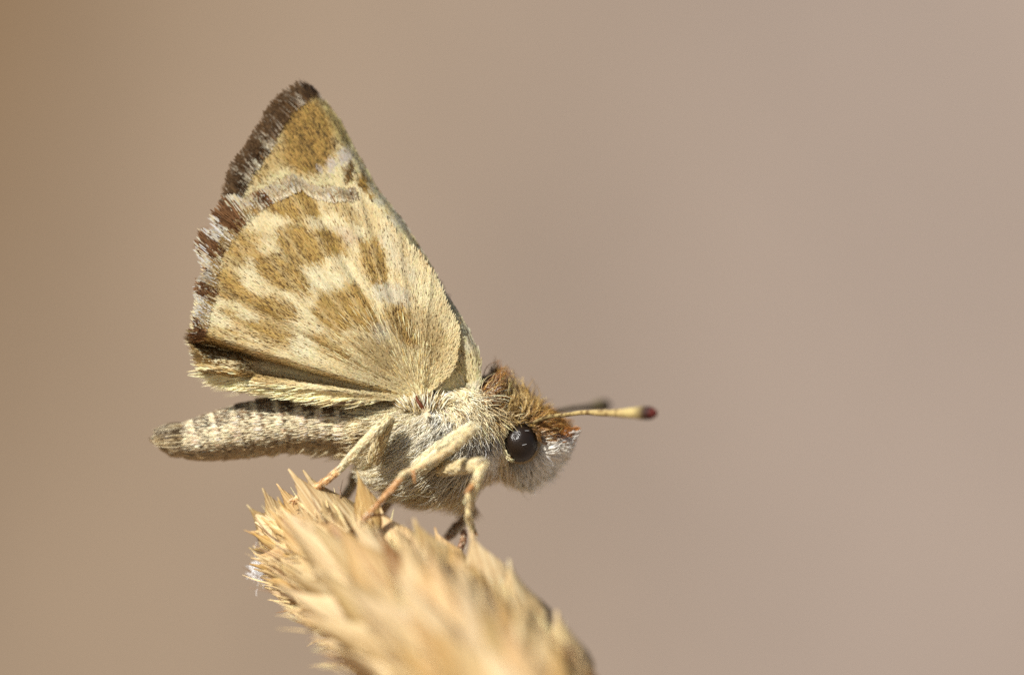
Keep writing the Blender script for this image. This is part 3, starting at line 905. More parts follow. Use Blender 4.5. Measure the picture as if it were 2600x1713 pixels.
HLINE = [(600, 560), (640, 532), (685, 513), (718, 498), (738, 486), (756, 479), (776, 485), (797, 499), (818, 500), (838, 507), (860, 512), (879, 522)]


def line_dist(u, v, pts):
    d = np.full(u.shape, 1e9)
    for (x0, y0), (x1, y1) in zip(pts[:-1], pts[1:]):
        t = np.clip(((u - x0) * (x1 - x0) + (v - y0) * (y1 - y0)) / ((x1 - x0) ** 2 + (y1 - y0) ** 2), 0, 1)
        d = np.minimum(d, np.hypot(u - x0 - t * (x1 - x0), v - y0 - t * (y1 - y0)))
    return d


def hind_col(u, v, rng):
    N = len(u)
    uj = u + rng.normal(0, 3, N) + 10 * (fbm(u / 16, v / 16) - .5); vj = v + rng.normal(0, 3, N) + 10 * (fbm(u / 16 + 30, v / 16) - .5)
    c = CREAM * np.ones((N, 1))
    k = smooth(.35, .75, fbm(u / 40 + 11, v / 40))[:, None]
    c = c * (1 - .30 * k) + lin(210, 184, 122) * .30 * k
    # wing base a shade warmer
    rr = np.hypot(u - 1070, v - 1015)
    b = (smooth(300, 100, rr) * .35)[:, None]
    c = c * (1 - b) + lin(216, 194, 138) * b
    r = rng.random(N)
    dk = np.zeros(N)
    # radial streaks of warmer scales between the spots
    tht = np.degrees(np.arctan2(1015 - v, 1070 - u))
    stq = smooth(.40, .66, fbm(tht / 2.6 + 4, rr / 90)) * smooth(120, 330, rr) * (.30 + .55 * smooth(800, 620, u))
    c = c * (1 - stq[:, None]) + lin(194, 160, 94) * stq[:, None]
    dk = np.maximum(dk, stq * .32)
    for poly, st, d in HSPOT:
        pc_ = np.mean(poly, 0); poly = [(pc_[0] + 1.13 * (x - pc_[0]), pc_[1] + 1.13 * (y - pc_[1])) for x, y in poly]
        m = poly_mask(uj, vj, poly, 10) * st
        m = m * (0.82 + .3 * fbm(u / 12, v / 12))
        m = np.clip(m, 0, 1)
        c = c * (1 - m[:, None]) + (OCHRE * (0.72 + .5 * fbm(u / 14, v / 14))[:, None]) * m[:, None]
        dk = np.maximum(dk, m * d)
    # pale scaling along the veins splits the spots into cells
    vein = np.zeros(N)
    for tv in VEINS:
        vein = np.maximum(vein, np.exp(-((tht + 1.2 * np.sin(rr / 130.) - tv) / .75) ** 2))
    vein = vein * smooth(90, 260, rr) * .25
    c = c * (1 - vein[:, None]) + CREAM * .96 * vein[:, None]
    dk = dk * (1 - .75 * vein)
    for poly, st, pc in HPALE:
        m = poly_mask(uj, vj, poly, 9) * st * .8
        c = c * (1 - m[:, None]) + pc * m[:, None]
        dk = dk * (1 - m)
    rim = (smooth(.93, .99, rr / np.interp(tht, H_TH, H_R)) * (tht < 57) * (tht > 17) * .6)
    c = c * (1 - rim[:, None]) + PALE * rim[:, None]; dk = dk * (1 - .7 * rim)
    ld = line_dist(uj, vj, HLINE)
    dk = np.maximum(dk, .85 * smooth(10, 3, ld))
    # dark edge of the anal fold
    th = np.degrees(np.arctan2(1015 - v, 1070 - u))
    fe = smooth(17.6, 15.6, th + rng.normal(0, .5, N)) * smooth(330, 560, rr) * (th > 9)
    dk = np.maximum(dk, fe * .9)
    dk = np.maximum(dk * .95, .03)
    dd = r < dk
    pick = rng.random((N, 1))
    c = np.where(dd[:, None], np.where(pick < .62, DARK * 1.25, DARKOCH * .8), c)
    g = (rng.random(N) < .10)
    c = np.where((g & ~dd)[:, None], c * .8 + .2 * MAUVE, c)
    o = rng.random(N) < .12
    c = np.where((o & ~dd)[:, None], c * .7 + .3 * ORANGE, c)
    o = rng.random(N) < .14
    c = np.where(o[:, None], c * np.array([.94, 1.0, .90]), c)
    return c


def fore_col(u, v, rng):
    N = len(u)
    uj = u + rng.normal(0, 3, N) + 10 * (fbm(u / 16, v / 16) - .5); vj = v + rng.normal(0, 3, N) + 10 * (fbm(u / 16 + 30, v / 16) - .5)
    c = lin(226, 214, 172) * np.ones((N, 1))
    dk = np.full(N, .08)
    m = poly_mask(uj, vj, [(728, 292), (760, 270), (806, 262), (840, 296), (864, 350), (862, 404), (842, 436), (824, 462), (786, 462), (740, 440), (722, 408), (728, 360), (708, 330)], 17)
    c = c * (1 - m[:, None]) + lin(180, 146, 82) * (.75 + .5 * fbm(u / 14, v / 14))[:, None] * m[:, None]; dk = np.maximum(dk, m * (.30 + .4 * smooth(.4, .65, fbm(u / 11 + 60, v / 17))))
    m = poly_mask(uj, vj, [(814, 262), (850, 290), (890, 350), (896, 392), (866, 380), (846, 330)], 9) * .8
    c = c * (1 - m[:, None]) + OLIVE * m[:, None]; dk = np.maximum(dk * (1 - m), m * .22)
    m = poly_mask(uj, vj, [(640, 350), (700, 330), (736, 380), (742, 430), (700, 460), (620, 500), (610, 430)], 14) * .85
    c = c * (1 - m[:, None]) + lin(198, 170, 112) * m[:, None]; dk = np.maximum(dk * (1 - .6 * m), m * .30)
    m = poly_mask(uj, vj, [(640, 440), (680, 445), (690, 480), (640, 500)], 8) * .7
    dk = np.maximum(dk, m * .5)
    m = poly_mask(uj, vj, [(852, 384), (868, 360), (886, 372), (884, 396), (866, 400)], 6) * .8
    dk = np.maximum(dk, m * .5)
    for poly in ([(840, 420), (858, 416), (868, 430), (864, 452), (846, 456)], [(868, 400), (884, 392), (899, 404), (894, 430), (874, 434)], [(812, 440), (826, 438), (830, 450), (814, 454)]):
        m = poly_mask(uj, vj, poly, 4)
        c = c * (1 - m[:, None]) + lin(198, 188, 176) * m[:, None]; dk = dk * (1 - m)
    m = poly_mask(uj, vj, [(882, 452), (898, 430), (908, 444), (906, 470), (894, 492)], 5)
    c = c * (1 - m[:, None]) + lin(120, 82, 40) * m[:, None]; dk = np.maximum(dk, m * .7)
    m = poly_mask(uj, vj, [(904, 500), (926, 452), (944, 490), (962, 530), (946, 548), (926, 530)], 8)
    c = c * (1 - m[:, None]) + lin(176, 138, 66) * m[:, None]; dk = np.maximum(dk, m * .4)
    # dark margin line near the apex
    ld = line_dist(uj, vj, [(806, 258), (770, 262), (746, 280), (730, 300), (714, 322), (700, 350)])
    dk = np.maximum(dk, .9 * smooth(11, 4, ld))
    m = poly_mask(uj, vj, [(700, 330), (660, 380), (640, 420), (620, 460), (640, 470), (680, 420), (716, 370)], 10) * .6
    c = c * (1 - m[:, None]) + GREYC * m[:, None]
    # greenish dark scaling along the front edge
    ed = line_dist(u, v, FC)
    m = smooth(14, 2, ed) * smooth(860, 700, v)
    c = c * (1 - .4 * m[:, None]) + lin(150, 136, 92) * .4 * m[:, None]
    dk = np.maximum(dk, m * .38)
    m = smooth(.5, .75, fbm(u / 22 + 3, v / 22)) * smooth(940, 880, u) * 0 + smooth(.52, .8, fbm(u / 18 + 3, v / 30)) * (u > 930) * (v < 640) * .4
    dk = np.maximum(dk, m * .5)
    g = smooth(.45, .7, fbm(u / 25 + 90, v / 25)) * (u > 920) * .5
    c = c * (1 - g[:, None]) + lin(206, 204, 194) * g[:, None]
    r = rng.random(N)
    dd = r < dk
    c = np.where(dd[:, None], np.where(rng.random((N, 1)) < .6, lin(84, 66, 38), lin(140, 108, 56)), c)
    o = rng.random(N) < .12
    c = np.where((o & ~dd)[:, None], c * .75 + .25 * ORANGE, c)
    o = rng.random(N) < .2
    c = np.where(o[:, None], c * np.array([.88, .95, .82]), c)
    return c


H_TH = np.array([-1, 0, 2, 2.8, 3.6, 4.8, 6.7, 10.2, 13, 15, 18.6, 23.5, 27.6, 32, 36, 42.5, 47.8, 52.5, 55.7, 59.6, 62, 65.4, 70.7, 72.7, 76, 82, 94, 105, 112, 117, 122, 128, 134, 142])
H_R = np.array([120, 170, 270, 340, 430, 500, 540, 556, 572, 590, 588, 600, 604, 624, 644, 648, 651, 641, 633, 628, 592, 564, 547, 549, 495, 407, 317, 238, 210, 196, 170, 140, 112, 80])


def hind_surf(a, b, sgn=-1, du=0, dv=0, lean=0.0):
    """a 0..1 root to margin, b 0..1 over the fan; returns photograph px and 3-D"""
    th = np.interp(b, [0, .06, .24, .30, 1], [-1, 3, 13.6, 16.2, 140])
    R = np.interp(th, H_TH, H_R)
    r = R * (0.01 + 0.99 * a)
    t = np.radians(th)
    u = 1070 - r * np.cos(t); v = 1015 - r * np.sin(t)
    f = r / 580
    y = -0.215 + 0.135 * (1015 - v) / 560 + 0.07 * smooth(.42, .0, f) + .012 * smooth(90, 125, th)
    # veins and soft pleats
    amp = 0.009 * smooth(.08, .6, f)
    amp = amp * (1 - .85 * smooth(55, 85, th))
    y = y + amp * np.sin(th * 0.52 + 0.6) + 0.3 * amp * np.sin(th * 1.37)
    for tv in VEINS:
        y = y - .0030 * np.exp(-((th + 1.2 * np.sin(r / 130.) - tv) / .8) ** 2) * smooth(.08, .4, f)
    # anal fold: the wing bends in behind the fold edge and comes back as the lower lobe
    g = np.interp(th, [-1, 3, 6.0, 7.6, 8.6, 10.6, 13.6, 14.8, 15.6, 16.4, 17.6, 20], [.07, .065, .04, .06, .10, .11, .115, .11, .0, -.035, -.030, 0])
    g2 = np.interp(th, [-1, 3, 6.0, 7.2, 7.7, 8.2, 10.6, 12.6, 14.0, 15.2, 16.4, 17.6, 20], [.08, .08, .09, .09, .095, .03, .04, .06, .10, .06, -.035, -.030, 0])
    k = smooth(.70, .80, f)
    y = y + (g * (1 - k) + g2 * k) * smooth(.05, .65, f)
    # front edge curls towards the viewer near the base
    y = y - 0.015 * smooth(104, 128, th) * smooth(0.05, .25, f)
    y = y + lean * f
    y = -sgn * y
    return u + du, v + dv, P3(u + du, v + dv, y)


FC = [(1203, 1014), (1219, 977), (1221, 933), (1216, 899), (1194, 847), (1168, 803), (1140, 760), (1092, 670), (1027, 566), (961, 482), (907, 388), (874, 322), (842, 276), (806, 246)]
FI = [(1140, 1020), (1040, 930), (900, 800), (760, 680), (666, 610), (588, 546)]
FM = [(806, 246), (778, 238), (742, 256), (705, 300), (682, 343), (648, 393), (618, 436), (598, 484), (588, 546)]


def arc(pts, t):
    p = np.array(pts, float)
    s = np.concatenate([[0], np.cumsum(np.hypot(*np.diff(p, axis=0).T))]); s /= s[-1]
    return np.interp(t, s, p[:, 0]), np.interp(t, s, p[:, 1])


def fore_surf(a, b, sgn=-1, du=0, dv=0, lean=0.0):
    """a root->margin, b front edge -> inner edge (Coons patch)"""
    a = np.asarray(a, float); b = np.asarray(b, float)
    cx, cy = arc(FC, a); ix, iy = arc(FI, a); mx, my = arc(FM, b)
    bx = FC[0][0] * (1 - b) + FI[0][0] * b; by = FC[0][1] * (1 - b) + FI[0][1] * b
    ex = FC[-1][0] * (1 - b) + FI[-1][0] * b; ey = FC[-1][1] * (1 - b) + FI[-1][1] * b
    u = (1 - b) * cx + b * ix + (1 - a) * bx + a * mx - ((1 - a) * bx + a * ex)
    v = (1 - b) * cy + b * iy + (1 - a) * by + a * my - ((1 - a) * by + a * ey)
    y = -0.150 + 0.125 * (1015 - v) / 760 + 0.06 * smooth(.2, 0, a)
    y = y + 0.006 * np.sin(b * 26) * smooth(.1, .5, a) + 0.045 * smooth(.10, 0, b) * smooth(.0, .3, a) - .045 * smooth(.35, .05, a) * smooth(.5, .0, b)
    y = y + lean * a
    y = -sgn * y
    return u + du, v + dv, P3(u + du, v + dv, y)


def wing(name, surf, colf, na, nb, nscale, parent_label, memb_c, slen, swid, seed, sides=(1,), margin=None):
    rng = np.random.default_rng(seed)
    A, B = np.meshgrid(np.linspace(0, 1, na), np.linspace(0, 1, nb), indexing='ij')
    u, v, p = surf(A.ravel(), B.ravel())
    V = p.reshape(na, nb, 3)
    ii, jj = np.meshgrid(np.arange(na - 1), np.arange(nb - 1), indexing='ij')
    q = (ii * nb + jj).ravel()
    F = np.stack([q, q + nb, q + nb + 1, q + 1], -1)
    mc = colf(u, v, rng) * .6 + memb_c * .30
    # soften membrane colour
    o = mesh_obj(name, V.reshape(-1, 3), F, M_MEMB, fly, BB, mc)
    so = o.modifiers.new('thickness', 'SOLIDIFY'); so.thickness = 0.004; so.offset = 0
    # --- scales
    cell = np.linalg.norm(np.cross(V[1:, :-1] - V[:-1, :-1], V[:-1, 1:] - V[:-1, :-1]), axis=-1)
    w = cell.ravel() / cell.sum()
    for side in sides:
        N = nscale if side == sides[0] else nscale // 3
        c = rng.choice(w.size, N, p=w)
        i, j = np.unravel_index(c, cell.shape)
        a = (i + rng.random(N)) / (na - 1); b = (j + rng.random(N)) / (nb - 1)
        u, v, p = surf(a, b)
        e = 0.004
        _, _, pa = surf(np.clip(a + e, 0, 1), b); _, _, pb = surf(np.clip(a - e, 0, 1), b)
        _, _, qa = surf(a, np.clip(b + e, 0, 1)); _, _, qb = surf(a, np.clip(b - e, 0, 1))
        d = unit(pa - pb); s = qa - qb
        n = unit(np.cross(d, s))
        # outer normal
        out = -1.0 if p[:, 1].mean() < 0 else 1.0
        n = n * np.sign(n[:, 1:2] + 1e-9) * out * side
        ang = rng.normal(0, .055, N) + .12 * (vnoise(u / 18, v / 18) - .5)
        sd = unit(np.cross(n, d))
        d = unit(d * np.cos(ang)[:, None] + sd * np.sin(ang)[:, None])
        roll = rng.normal(0, .11, N)
        sd = unit(np.cross(n, d)); sd = unit(sd * np.cos(roll)[:, None] + n * np.sin(roll)[:, None])
        L = slen(u, v) * (0.65 + .7 * rng.random(N)) / S
        W = swid * (0.6 + .8 * rng.random(N)) / S
        col = colf(u, v, rng) * np.exp(rng.normal(0, .065, N))[:, None]
        isd = col.mean(-1) < .18
        W = np.where(isd, W * .75, W); L = np.where(isd, L * 1.15, L)
        lift = (0.003 + 0.005 * rng.random(N))[:, None]
        p0 = p + n * 0.0035
        rows = [(0.0, .45, .0), (.45, 1.0, .45), (.85, .85, .9), (1.0, .25, 1.0)]
        VV = np.empty((N, 8, 3))
        for k, (t, wk, lk) in enumerate(rows):
            cc = p0 + d * (t * L)[:, None] + n * lift * lk
            VV[:, 2 * k] = cc - sd * (W * wk * .5)[:, None]
            VV[:, 2 * k + 1] = cc + sd * (W * wk * .5)[:, None]
        CC = np.repeat(np.clip(col, 0, .9)[:, None], 8, 1)
        CC[:, :2] *= .85
        base_i = (np.arange(N) * 8)[:, None]
        FF = np.concatenate([base_i + np.array([[0, 1, 3, 2]]), base_i + np.array([[2, 3, 5, 4]]), base_i + np.array([[4, 5, 7, 6]])], 0)
        mesh_obj('wing_scales', VV.reshape(-1, 3), FF, M_SCALE, o, BB, CC.reshape(-1, 3), shade=False, kind='stuff')
    if margin:
        margin(o, rng)
    return o


def fringe(o, surf, b, lenf, colf, rng, width=6.0, ang_j=.10, parent_name='fringe', tipd=0.0):
    """paddle-shaped margin scales standing out from the wing edge"""
    N = len(b)
    a = 1.0 - 0.030 * rng.random(N)
    u, v, p = surf(a, b)
    _, _, pb = surf(a - 0.03, b)
    _, _, qa = surf(a, np.clip(b + .004, 0, 1)); _, _, qb = surf(a, np.clip(b - .004, 0, 1))
    d = unit(p - pb); n = unit(np.cross(d, qa - qb)); n *= np.sign(n[:, 1:2] + 1e-9) * (-1.0 if p[:, 1].mean() < 0 else 1.0)
    ang = rng.normal(0, ang_j * .55, N) + .22 * (vnoise(u / 26, v / 26) - .5)
    sd = unit(np.cross(n, d)); d = unit(d * np.cos(ang)[:, None] + sd * np.sin(ang)[:, None] + n * rng.normal(.03, .04, N)[:, None])
    roll = rng.normal(0, .22, N)
    sd = unit(np.cross(n, d)); sd = unit(sd * np.cos(roll)[:, None] + n * np.sin(roll)[:, None])
    L = lenf(u, v) * (0.45 + .68 * rng.random(N)) / S
    W = width * (0.6 + .7 * rng.random(N)) / S
    rows = [(0.0, .35), (.35, .55), (.72, .95), (.92, .85), (1.0, .3)]
    p0 = p + n * (0.003 + .014 * rng.random(N))[:, None]
    VV = np.empty((N, 10, 3)); CC = np.empty((N, 10, 3))
    col = np.clip(colf(u, v, rng) * np.exp(rng.normal(0, .14, N))[:, None], 0, .9)
    for k, (t, wk) in enumerate(rows):
        cc = p0 + d * (t * L)[:, None] + n * (0.012 * t * t)
        VV[:, 2 * k] = cc - sd * (W * wk * .5)[:, None]; VV[:, 2 * k + 1] = cc + sd * (W * wk * .5)[:, None]
        ck = np.clip(col * (1 - tipd * smooth(.62, .95, t)) + tipd * smooth(.62, .95, t) * lin(124, 98, 70), 0, .9); CC[:, 2 * k] = ck; CC[:, 2 * k + 1] = ck
    bi = (np.arange(N) * 10)[:, None]
    FF = np.concatenate([bi + np.array([[2 * k, 2 * k + 1, 2 * k + 3, 2 * k + 2]]) for k in range(4)], 0)
    mesh_obj(parent_name, VV.reshape(-1, 3), FF, M_FRINGE, o, BB, CC.reshape(-1, 3), shade=False, kind='stuff')


def near_any(u, v, spots):
    m = np.zeros(u.shape)
    for x, y, r in spots:
        m = np.maximum(m, smooth(1.5, .6, np.hypot(u - x, v - y) / r))
    return m


H_DARK = [(680, 520, 15), (610, 578, 24), (562, 648, 21), (545, 748, 17), (512, 858, 26)]


def hf_col(u, v, rng):
    m = np.maximum(near_any(u, v, H_DARK), .10 * smooth(480, 560, v) * smooth(760, 680, v))
    N = len(u)
    dk = np.where(rng.random((N, 1)) < .6, lin(142, 102, 66), lin(96, 64, 38))
    pl = np.where(rng.random((N, 1)) < .6, lin(238, 220, 186), lin(244, 235, 212))
    wh = ((v > 590) & (v < 860))[:, None]
    pl = np.where(wh & (rng.random((N, 1)) < .6), lin(240, 236, 224), pl)
    return np.where((rng.random(N) < m * .95)[:, None], dk, pl)


def hf_len(u, v):
    m = near_any(u, v, [(612, 578, 40), (562, 650, 40)])
    return 33 - 6 * smooth(540, 600, v) + 38 * m + 14 * near_any(u, v, [(545, 748, 30)]) - 14 * smooth(840, 900, u)


F_DARK = [(722, 296, 34), (690, 338, 20), (664, 396, 24), (634, 424, 16), (612, 484, 30), (800, 246, 26), (770, 250, 12)]


def ff_col(u, v, rng):
    m = near_any(u, v, F_DARK); N = len(u)
    dk = np.where(rng.random((N, 1)) < .55, lin(122, 94, 62), lin(78, 56, 34))
    pl = np.where(rng.random((N, 1)) < .75, lin(206, 194, 172), lin(158, 138, 116))
    return np.where((rng.random(N) < .26 + m * .70)[:, None], dk, pl)


def th_to_b(th):
    return np.interp(th, [-1, 3, 13.6, 16.2, 140], [0, .06, .24, .30, 1])


def hind_margin(surf, full=True):
    def f(o, rng):
        b = th_to_b(rng.uniform(15.5, 72.5, 3600 if full else 700))
        fringe(o, surf, b, hf_len, hf_col, rng, 4.0, tipd=.15)
        # a second row of paler basal scales covering the roots
        b = th_to_b(rng.uniform(15.5, 50, 900 if full else 300))
        sf = lambda a_, b_: surf(a_ - .012, b_)
        fringe(o, sf, b, lambda u, v: 24 + 0 * u, lambda u, v, r: np.where(near_any(u, v, H_DARK)[:, None] * .6 > r.random((len(u), 1)), lin(126, 88, 54), np.where(r.random((len(u), 1)) < .45, lin(190, 158, 98), lin(226, 212, 174))), rng, 3.2, parent_name='inner_fringe')
        # silky hairs of the lower lobe
        N = 2000 if full else 600
        b = th_to_b(rng.uniform(-.5, 15.0, N) ** 1.0)
        a = 0.50 + .50 * rng.random(N) ** .5
        u, v, p = surf(a, b)
        th = np.degrees(np.arctan2(1015 - v, 1070 - u))
        sg = -1.0 if p[:, 1].mean() < 0 else 1.0
        n = np.tile(np.array([0, sg, 0.0]), (N, 1))
        d2 = np.stack([-np.ones(N), -.10 + .30 * smooth(9, 1, th)], -1)
        sel = rng.random(N)
        dkp = .06 + .28 * smooth(10, 13, th) * smooth(.75, .95, a) + .30 * smooth(2.2, 0.5, th)
        col = np.where((sel < dkp)[:, None], lin(84, 60, 34), np.where((sel < .8)[:, None], lin(240, 228, 184), lin(224, 204, 152)))
        L = (34 + 30 * rng.random(N)) * (.7 + .5 * a) + 26 * smooth(4, 1, th) * rng.random(N)
        L = np.where(th > 8, L * .6, L * .85)
        pts = make_hairs(p, n, d2, L, np.full(N, .03), .06, rng, K=5, droop=.03, clump=.2, cell=12, curl=.05)
        hair_obj('lobe_hair', pts, hair_rad(N, 5, 0.0016, rng), hair_cols(col, 5, root_k=.92, rng=rng), M_FUR, o, BB)
        # long hairs from the wing root and along the fold
        N = 800 if full else 200
        b = th_to_b(rng.uniform(13.5, 138, N)); a = rng.random(N) ** 1.2 * .42
        u, v, p = surf(a, b)
        rr = np.hypot(u - 1070, v - 1015)
        th = np.radians(np.degrees(np.arctan2(1015 - v, 1070 - u)))
        d2 = np.stack([-np.cos(th), -np.sin(th)], -1)
        n = np.tile(np.array([0, sg, 0.0]), (N, 1))
        sel = rng.random(N)
        col = np.where((sel < .16)[:, None], lin(136, 110, 60), np.where((sel < .40)[:, None], lin(210, 184, 122), lin(232, 219, 172)))
        L = np.clip(rr * .4, 14, 34) * (.6 + .6 * rng.random(N))
        pts = make_hairs(p + n * .006, n, d2, L, np.full(N, .07), .05, rng, K=4, clump=.1, curl=.05)
        hair_obj('root_hair', pts, hair_rad(N, 4, 0.0014, rng), hair_cols(col, 4, root_k=.9, rng=rng), M_FUR, o, BB)
    return f


def fore_margin(surf, full=True):
    def f(o, rng):
        b = rng.uniform(0.0, .98, 3200 if full else 1000)
        fringe(o, surf, b, lambda u, v: 38 - 10 * smooth(780, 810, u), ff_col, rng, 4.4, tipd=.75)
        b = rng.uniform(0.45, .98, 500 if full else 300)
        sf = lambda a_, b_: surf(a_ - .008, b_)
        fringe(o, sf, b, lambda u, v: 24 + 0 * u, lambda u, v, r: np.where(near_any(u, v, F_DARK)[:, None] * .7 > r.random((len(u), 1)), lin(92, 68, 44), lin(214, 206, 182)), rng, 5.0, parent_name='inner_fringe')
    return f


slen_h = lambda u, v: 17 + 10 * smooth(100, 500, np.hypot(u - 1070, v - 1015))
slen_f = lambda u, v: 22 + 0 * u

f_near = lambda a, b: fore_surf(a, b, -1)
wing('forewing', f_near, fore_col, 60, 50, 44000, '', lin(150, 124, 80), slen_f, 2.6, 51, (1,), fore_margin(f_near))
h_near = lambda a, b: hind_surf(a, b, -1)
wing('hindwing', h_near, hind_col, 60, 190, 80000, '', lin(158, 130, 82), slen_h, 2.5, 52, (1,), hind_margin(h_near))
f_far = lambda a, b: fore_surf(a, b, 1, du=-7, dv=10)
wing('forewing', f_far, fore_col, 40, 30, 5000, '', lin(120, 96, 56), slen_f, 6.0, 53, (1, -1), fore_margin(f_far, False))
h_far = lambda a, b: hind_surf(a, b, 1, du=6, dv=4)
wing('hindwing', h_far, hind_col, 40, 90, 7000, '', lin(128, 100, 56), slen_h, 6.0, 54, (1,), hind_margin(h_far, False))

# fix the sign of the depth: see hind_surf / fore_surf (near side is y < 0)


# ------------------------------------------------------------------ the dry seed head
AX = P3([700, 800, 920, 1036, 1148, 1252, 1352, 1460], [1340, 1420, 1510, 1600, 1690, 1780, 1880, 2010],
        [-.10, -.30, -.54, -.78, -1.0, -1.2, -1.4, -1.65])
AR = np.array([.03, .09, .14, .18, .21, .23, .23, .20])
HEAD_BASE = (AX[-1] + np.array([1.5, -.6, -18.0])); HEAD_BASE[2] = -20.6
head = empty('grass_seed_head', HEAD_BASE.tolist(), 'dry straw coloured grass seed head of overlapping pointed bracts under the butterfly', 'seed head')
V, F, T = tube(AX, AR, 20, 8)
mesh_obj('rachis', V, F, M_STRAW[3], head, HEAD_BASE)  # core coloured dark brown to stand in for shade between bracts
st = np.vstack([AX[-1], AX[-1] + [.25, -.25, -1.0], AX[-1] + [.7, -.45, -4], AX[-1] + [1.2, -.55, -10], HEAD_BASE])
V, F, T = tube(st, [.14, .10, .10, .11, .12], 14, 8)
mesh_obj('stem', V, F, M_STRAW[1], head, HEAD_BASE)


def bract_mesh(k, rng):
    """unit-length boat-shaped pointed husk along +Z, outer face towards +Y"""
    nc, nr = 7, 9
    wmax = .5
    tilt = rng.normal(0, .05); bend = .03 + .10 * rng.random(); tw = rng.normal(0, .25); keel = .03 + .02 * rng.random()
    cup = .55 + .35 * rng.random()
    vs_, fs = [], []
    je = rng.normal(0, .02, (nr, 2))
    for i in range(nr):
        t = i / (nr - 1)
        w = wmax * (0.55 + .45 * math.sin(min(t / .42, 1) * math.pi / 2)) * (1 - smooth(.30, 1.0, t)) ** 1.15 + .004
        for j in range(nc):
            s = (j / (nc - 1)) * 2 - 1
            x = s * w * (1 + je[i, 0 if s < 0 else 1])
            y = -cup * x * s * .8 + keel * max(0, 1 - abs(s) * 3.2) * (1 - t) + bend * t * t - .04 * t + tilt * t * t * .0
            a = tw * t
            vs_.append((x * math.cos(a) - y * math.sin(a) + tilt * t * t, x * math.sin(a) + y * math.cos(a), t))
    for i in range(nr - 1):
        for j in range(nc - 1):
            q = i * nc + j
            fs.append((q, q + 1, q + nc + 1, q + nc))
    me = bpy.data.meshes.new('bract')
    me.from_pydata(vs_, [], fs)
    me.polygons.foreach_set('use_smooth', np.ones(len(me.polygons), bool))
    # real thickness
    bm = bmesh.new(); bm.from_mesh(me)
    bmesh.ops.solidify(bm, geom=bm.faces[:], thickness=.02)
    for f in bm.faces:
        f.smooth = True
    bm.to_mesh(me); bm.free()
    return me


brng = np.random.default_rng(77)
BR = [[bract_mesh(k, brng) for k in range(6)] for m in range(4)]
for mi in range(4):
    for me in BR[mi]:
        me.materials.append(M_STRAW[mi])


def put_bract(base, tip, outward, width, mi, vi, name='bract'):
    base = np.asarray(base, float); tip = np.asarray(tip, float)
    L = np.linalg.norm(tip - base)
    z = Vector(((tip - base) / L).tolist())
    yv = Vector(np.asarray(outward, float).tolist()); yv = (yv - z * yv.dot(z)).normalized()
    xv = yv.cross(z)
    M = Matrix((xv, yv, z)).transposed().to_4x4()
    o = bpy.data.objects.new(name, BR[mi][vi % 6]); COL.objects.link(o)
    o.parent = head
    o.matrix_local = Matrix.Translation(Vector((base - HEAD_BASE).tolist())) @ M @ Matrix.Diagonal((width, width * .9, L, 1))
    return o


def axis_at(t):
    s = np.linspace(0, 1, len(AX))
    p = np.array([np.interp(t, s, AX[:, k]) for k in range(3)]); r = np.interp(t, s, AR)
    e = .01
    q = np.array([np.interp(t - e, s, AX[:, k]) for k in range(3)]) - np.array([np.interp(t + e, s, AX[:, k]) for k in range(3)])
    return p, r, unit(q)


rng = np.random.default_rng(78)
NB = 300
TOPX = [560, 640, 740, 830, 930, 1000, 1100, 1190, 1300, 1430, 1540]
TOPY = [1400, 1310, 1275, 1320, 1310, 1340, 1375, 1410, 1485, 1620, 1750]
LOWX = [600, 690, 760, 840, 900, 980]
LOWY = [1400, 1490, 1560, 1650, 1720, 1800]
for i in range(NB):
    t = .06 + .94 * (i + .5) / NB
    p, r, d = axis_at(t)
    phi = i * 2.39996 + rng.normal(0, .15)
    a = unit(np.cross(d, np.array([0, 1.0, 0]))); b = np.cross(a, d)
    rad = math.cos(phi) * a + math.sin(phi) * b
    up = rad[2]
    base = p + rad * r * .9
    L = (.40 + .18 * rng.random()) * (0.75 + .35 * min(1, t / .3))
    jit = rng.normal(0, .05, 3)
    for k in range(9):
        al = math.radians(22 - 2.5 * k + 8 * max(0, up) + 9 * max(0, -up))
        dirv = unit(d * math.cos(al) + rad * math.sin(al) + np.array([0.06, 0, .34 - .05 * k]) * (0.5 + .5 * up) + jit)
        tip = base + dirv * L
        tu, tv = to_px(tip)
        if tv > np.interp(tu, TOPX, TOPY) and tv < np.interp(tu, LOWX, LOWY) + 20 and tu > 632 + .25 * abs(tv - 1400):
            break
        L *= .92
    wk = 1.0
    if rad[1] < -.2:      # the side towards the viewer carries fewer, broader husks
        if rng.random() < .30:
            continue
        wk = 1.45
    mi = rng.choice(4, p=[.50, .26, .16, .08] if .3 < t else [.5, .2, .3, 0])
    put_bract(base, tip, rad, wk * (.10 + .07 * rng.random()), mi, rng.integers(6))

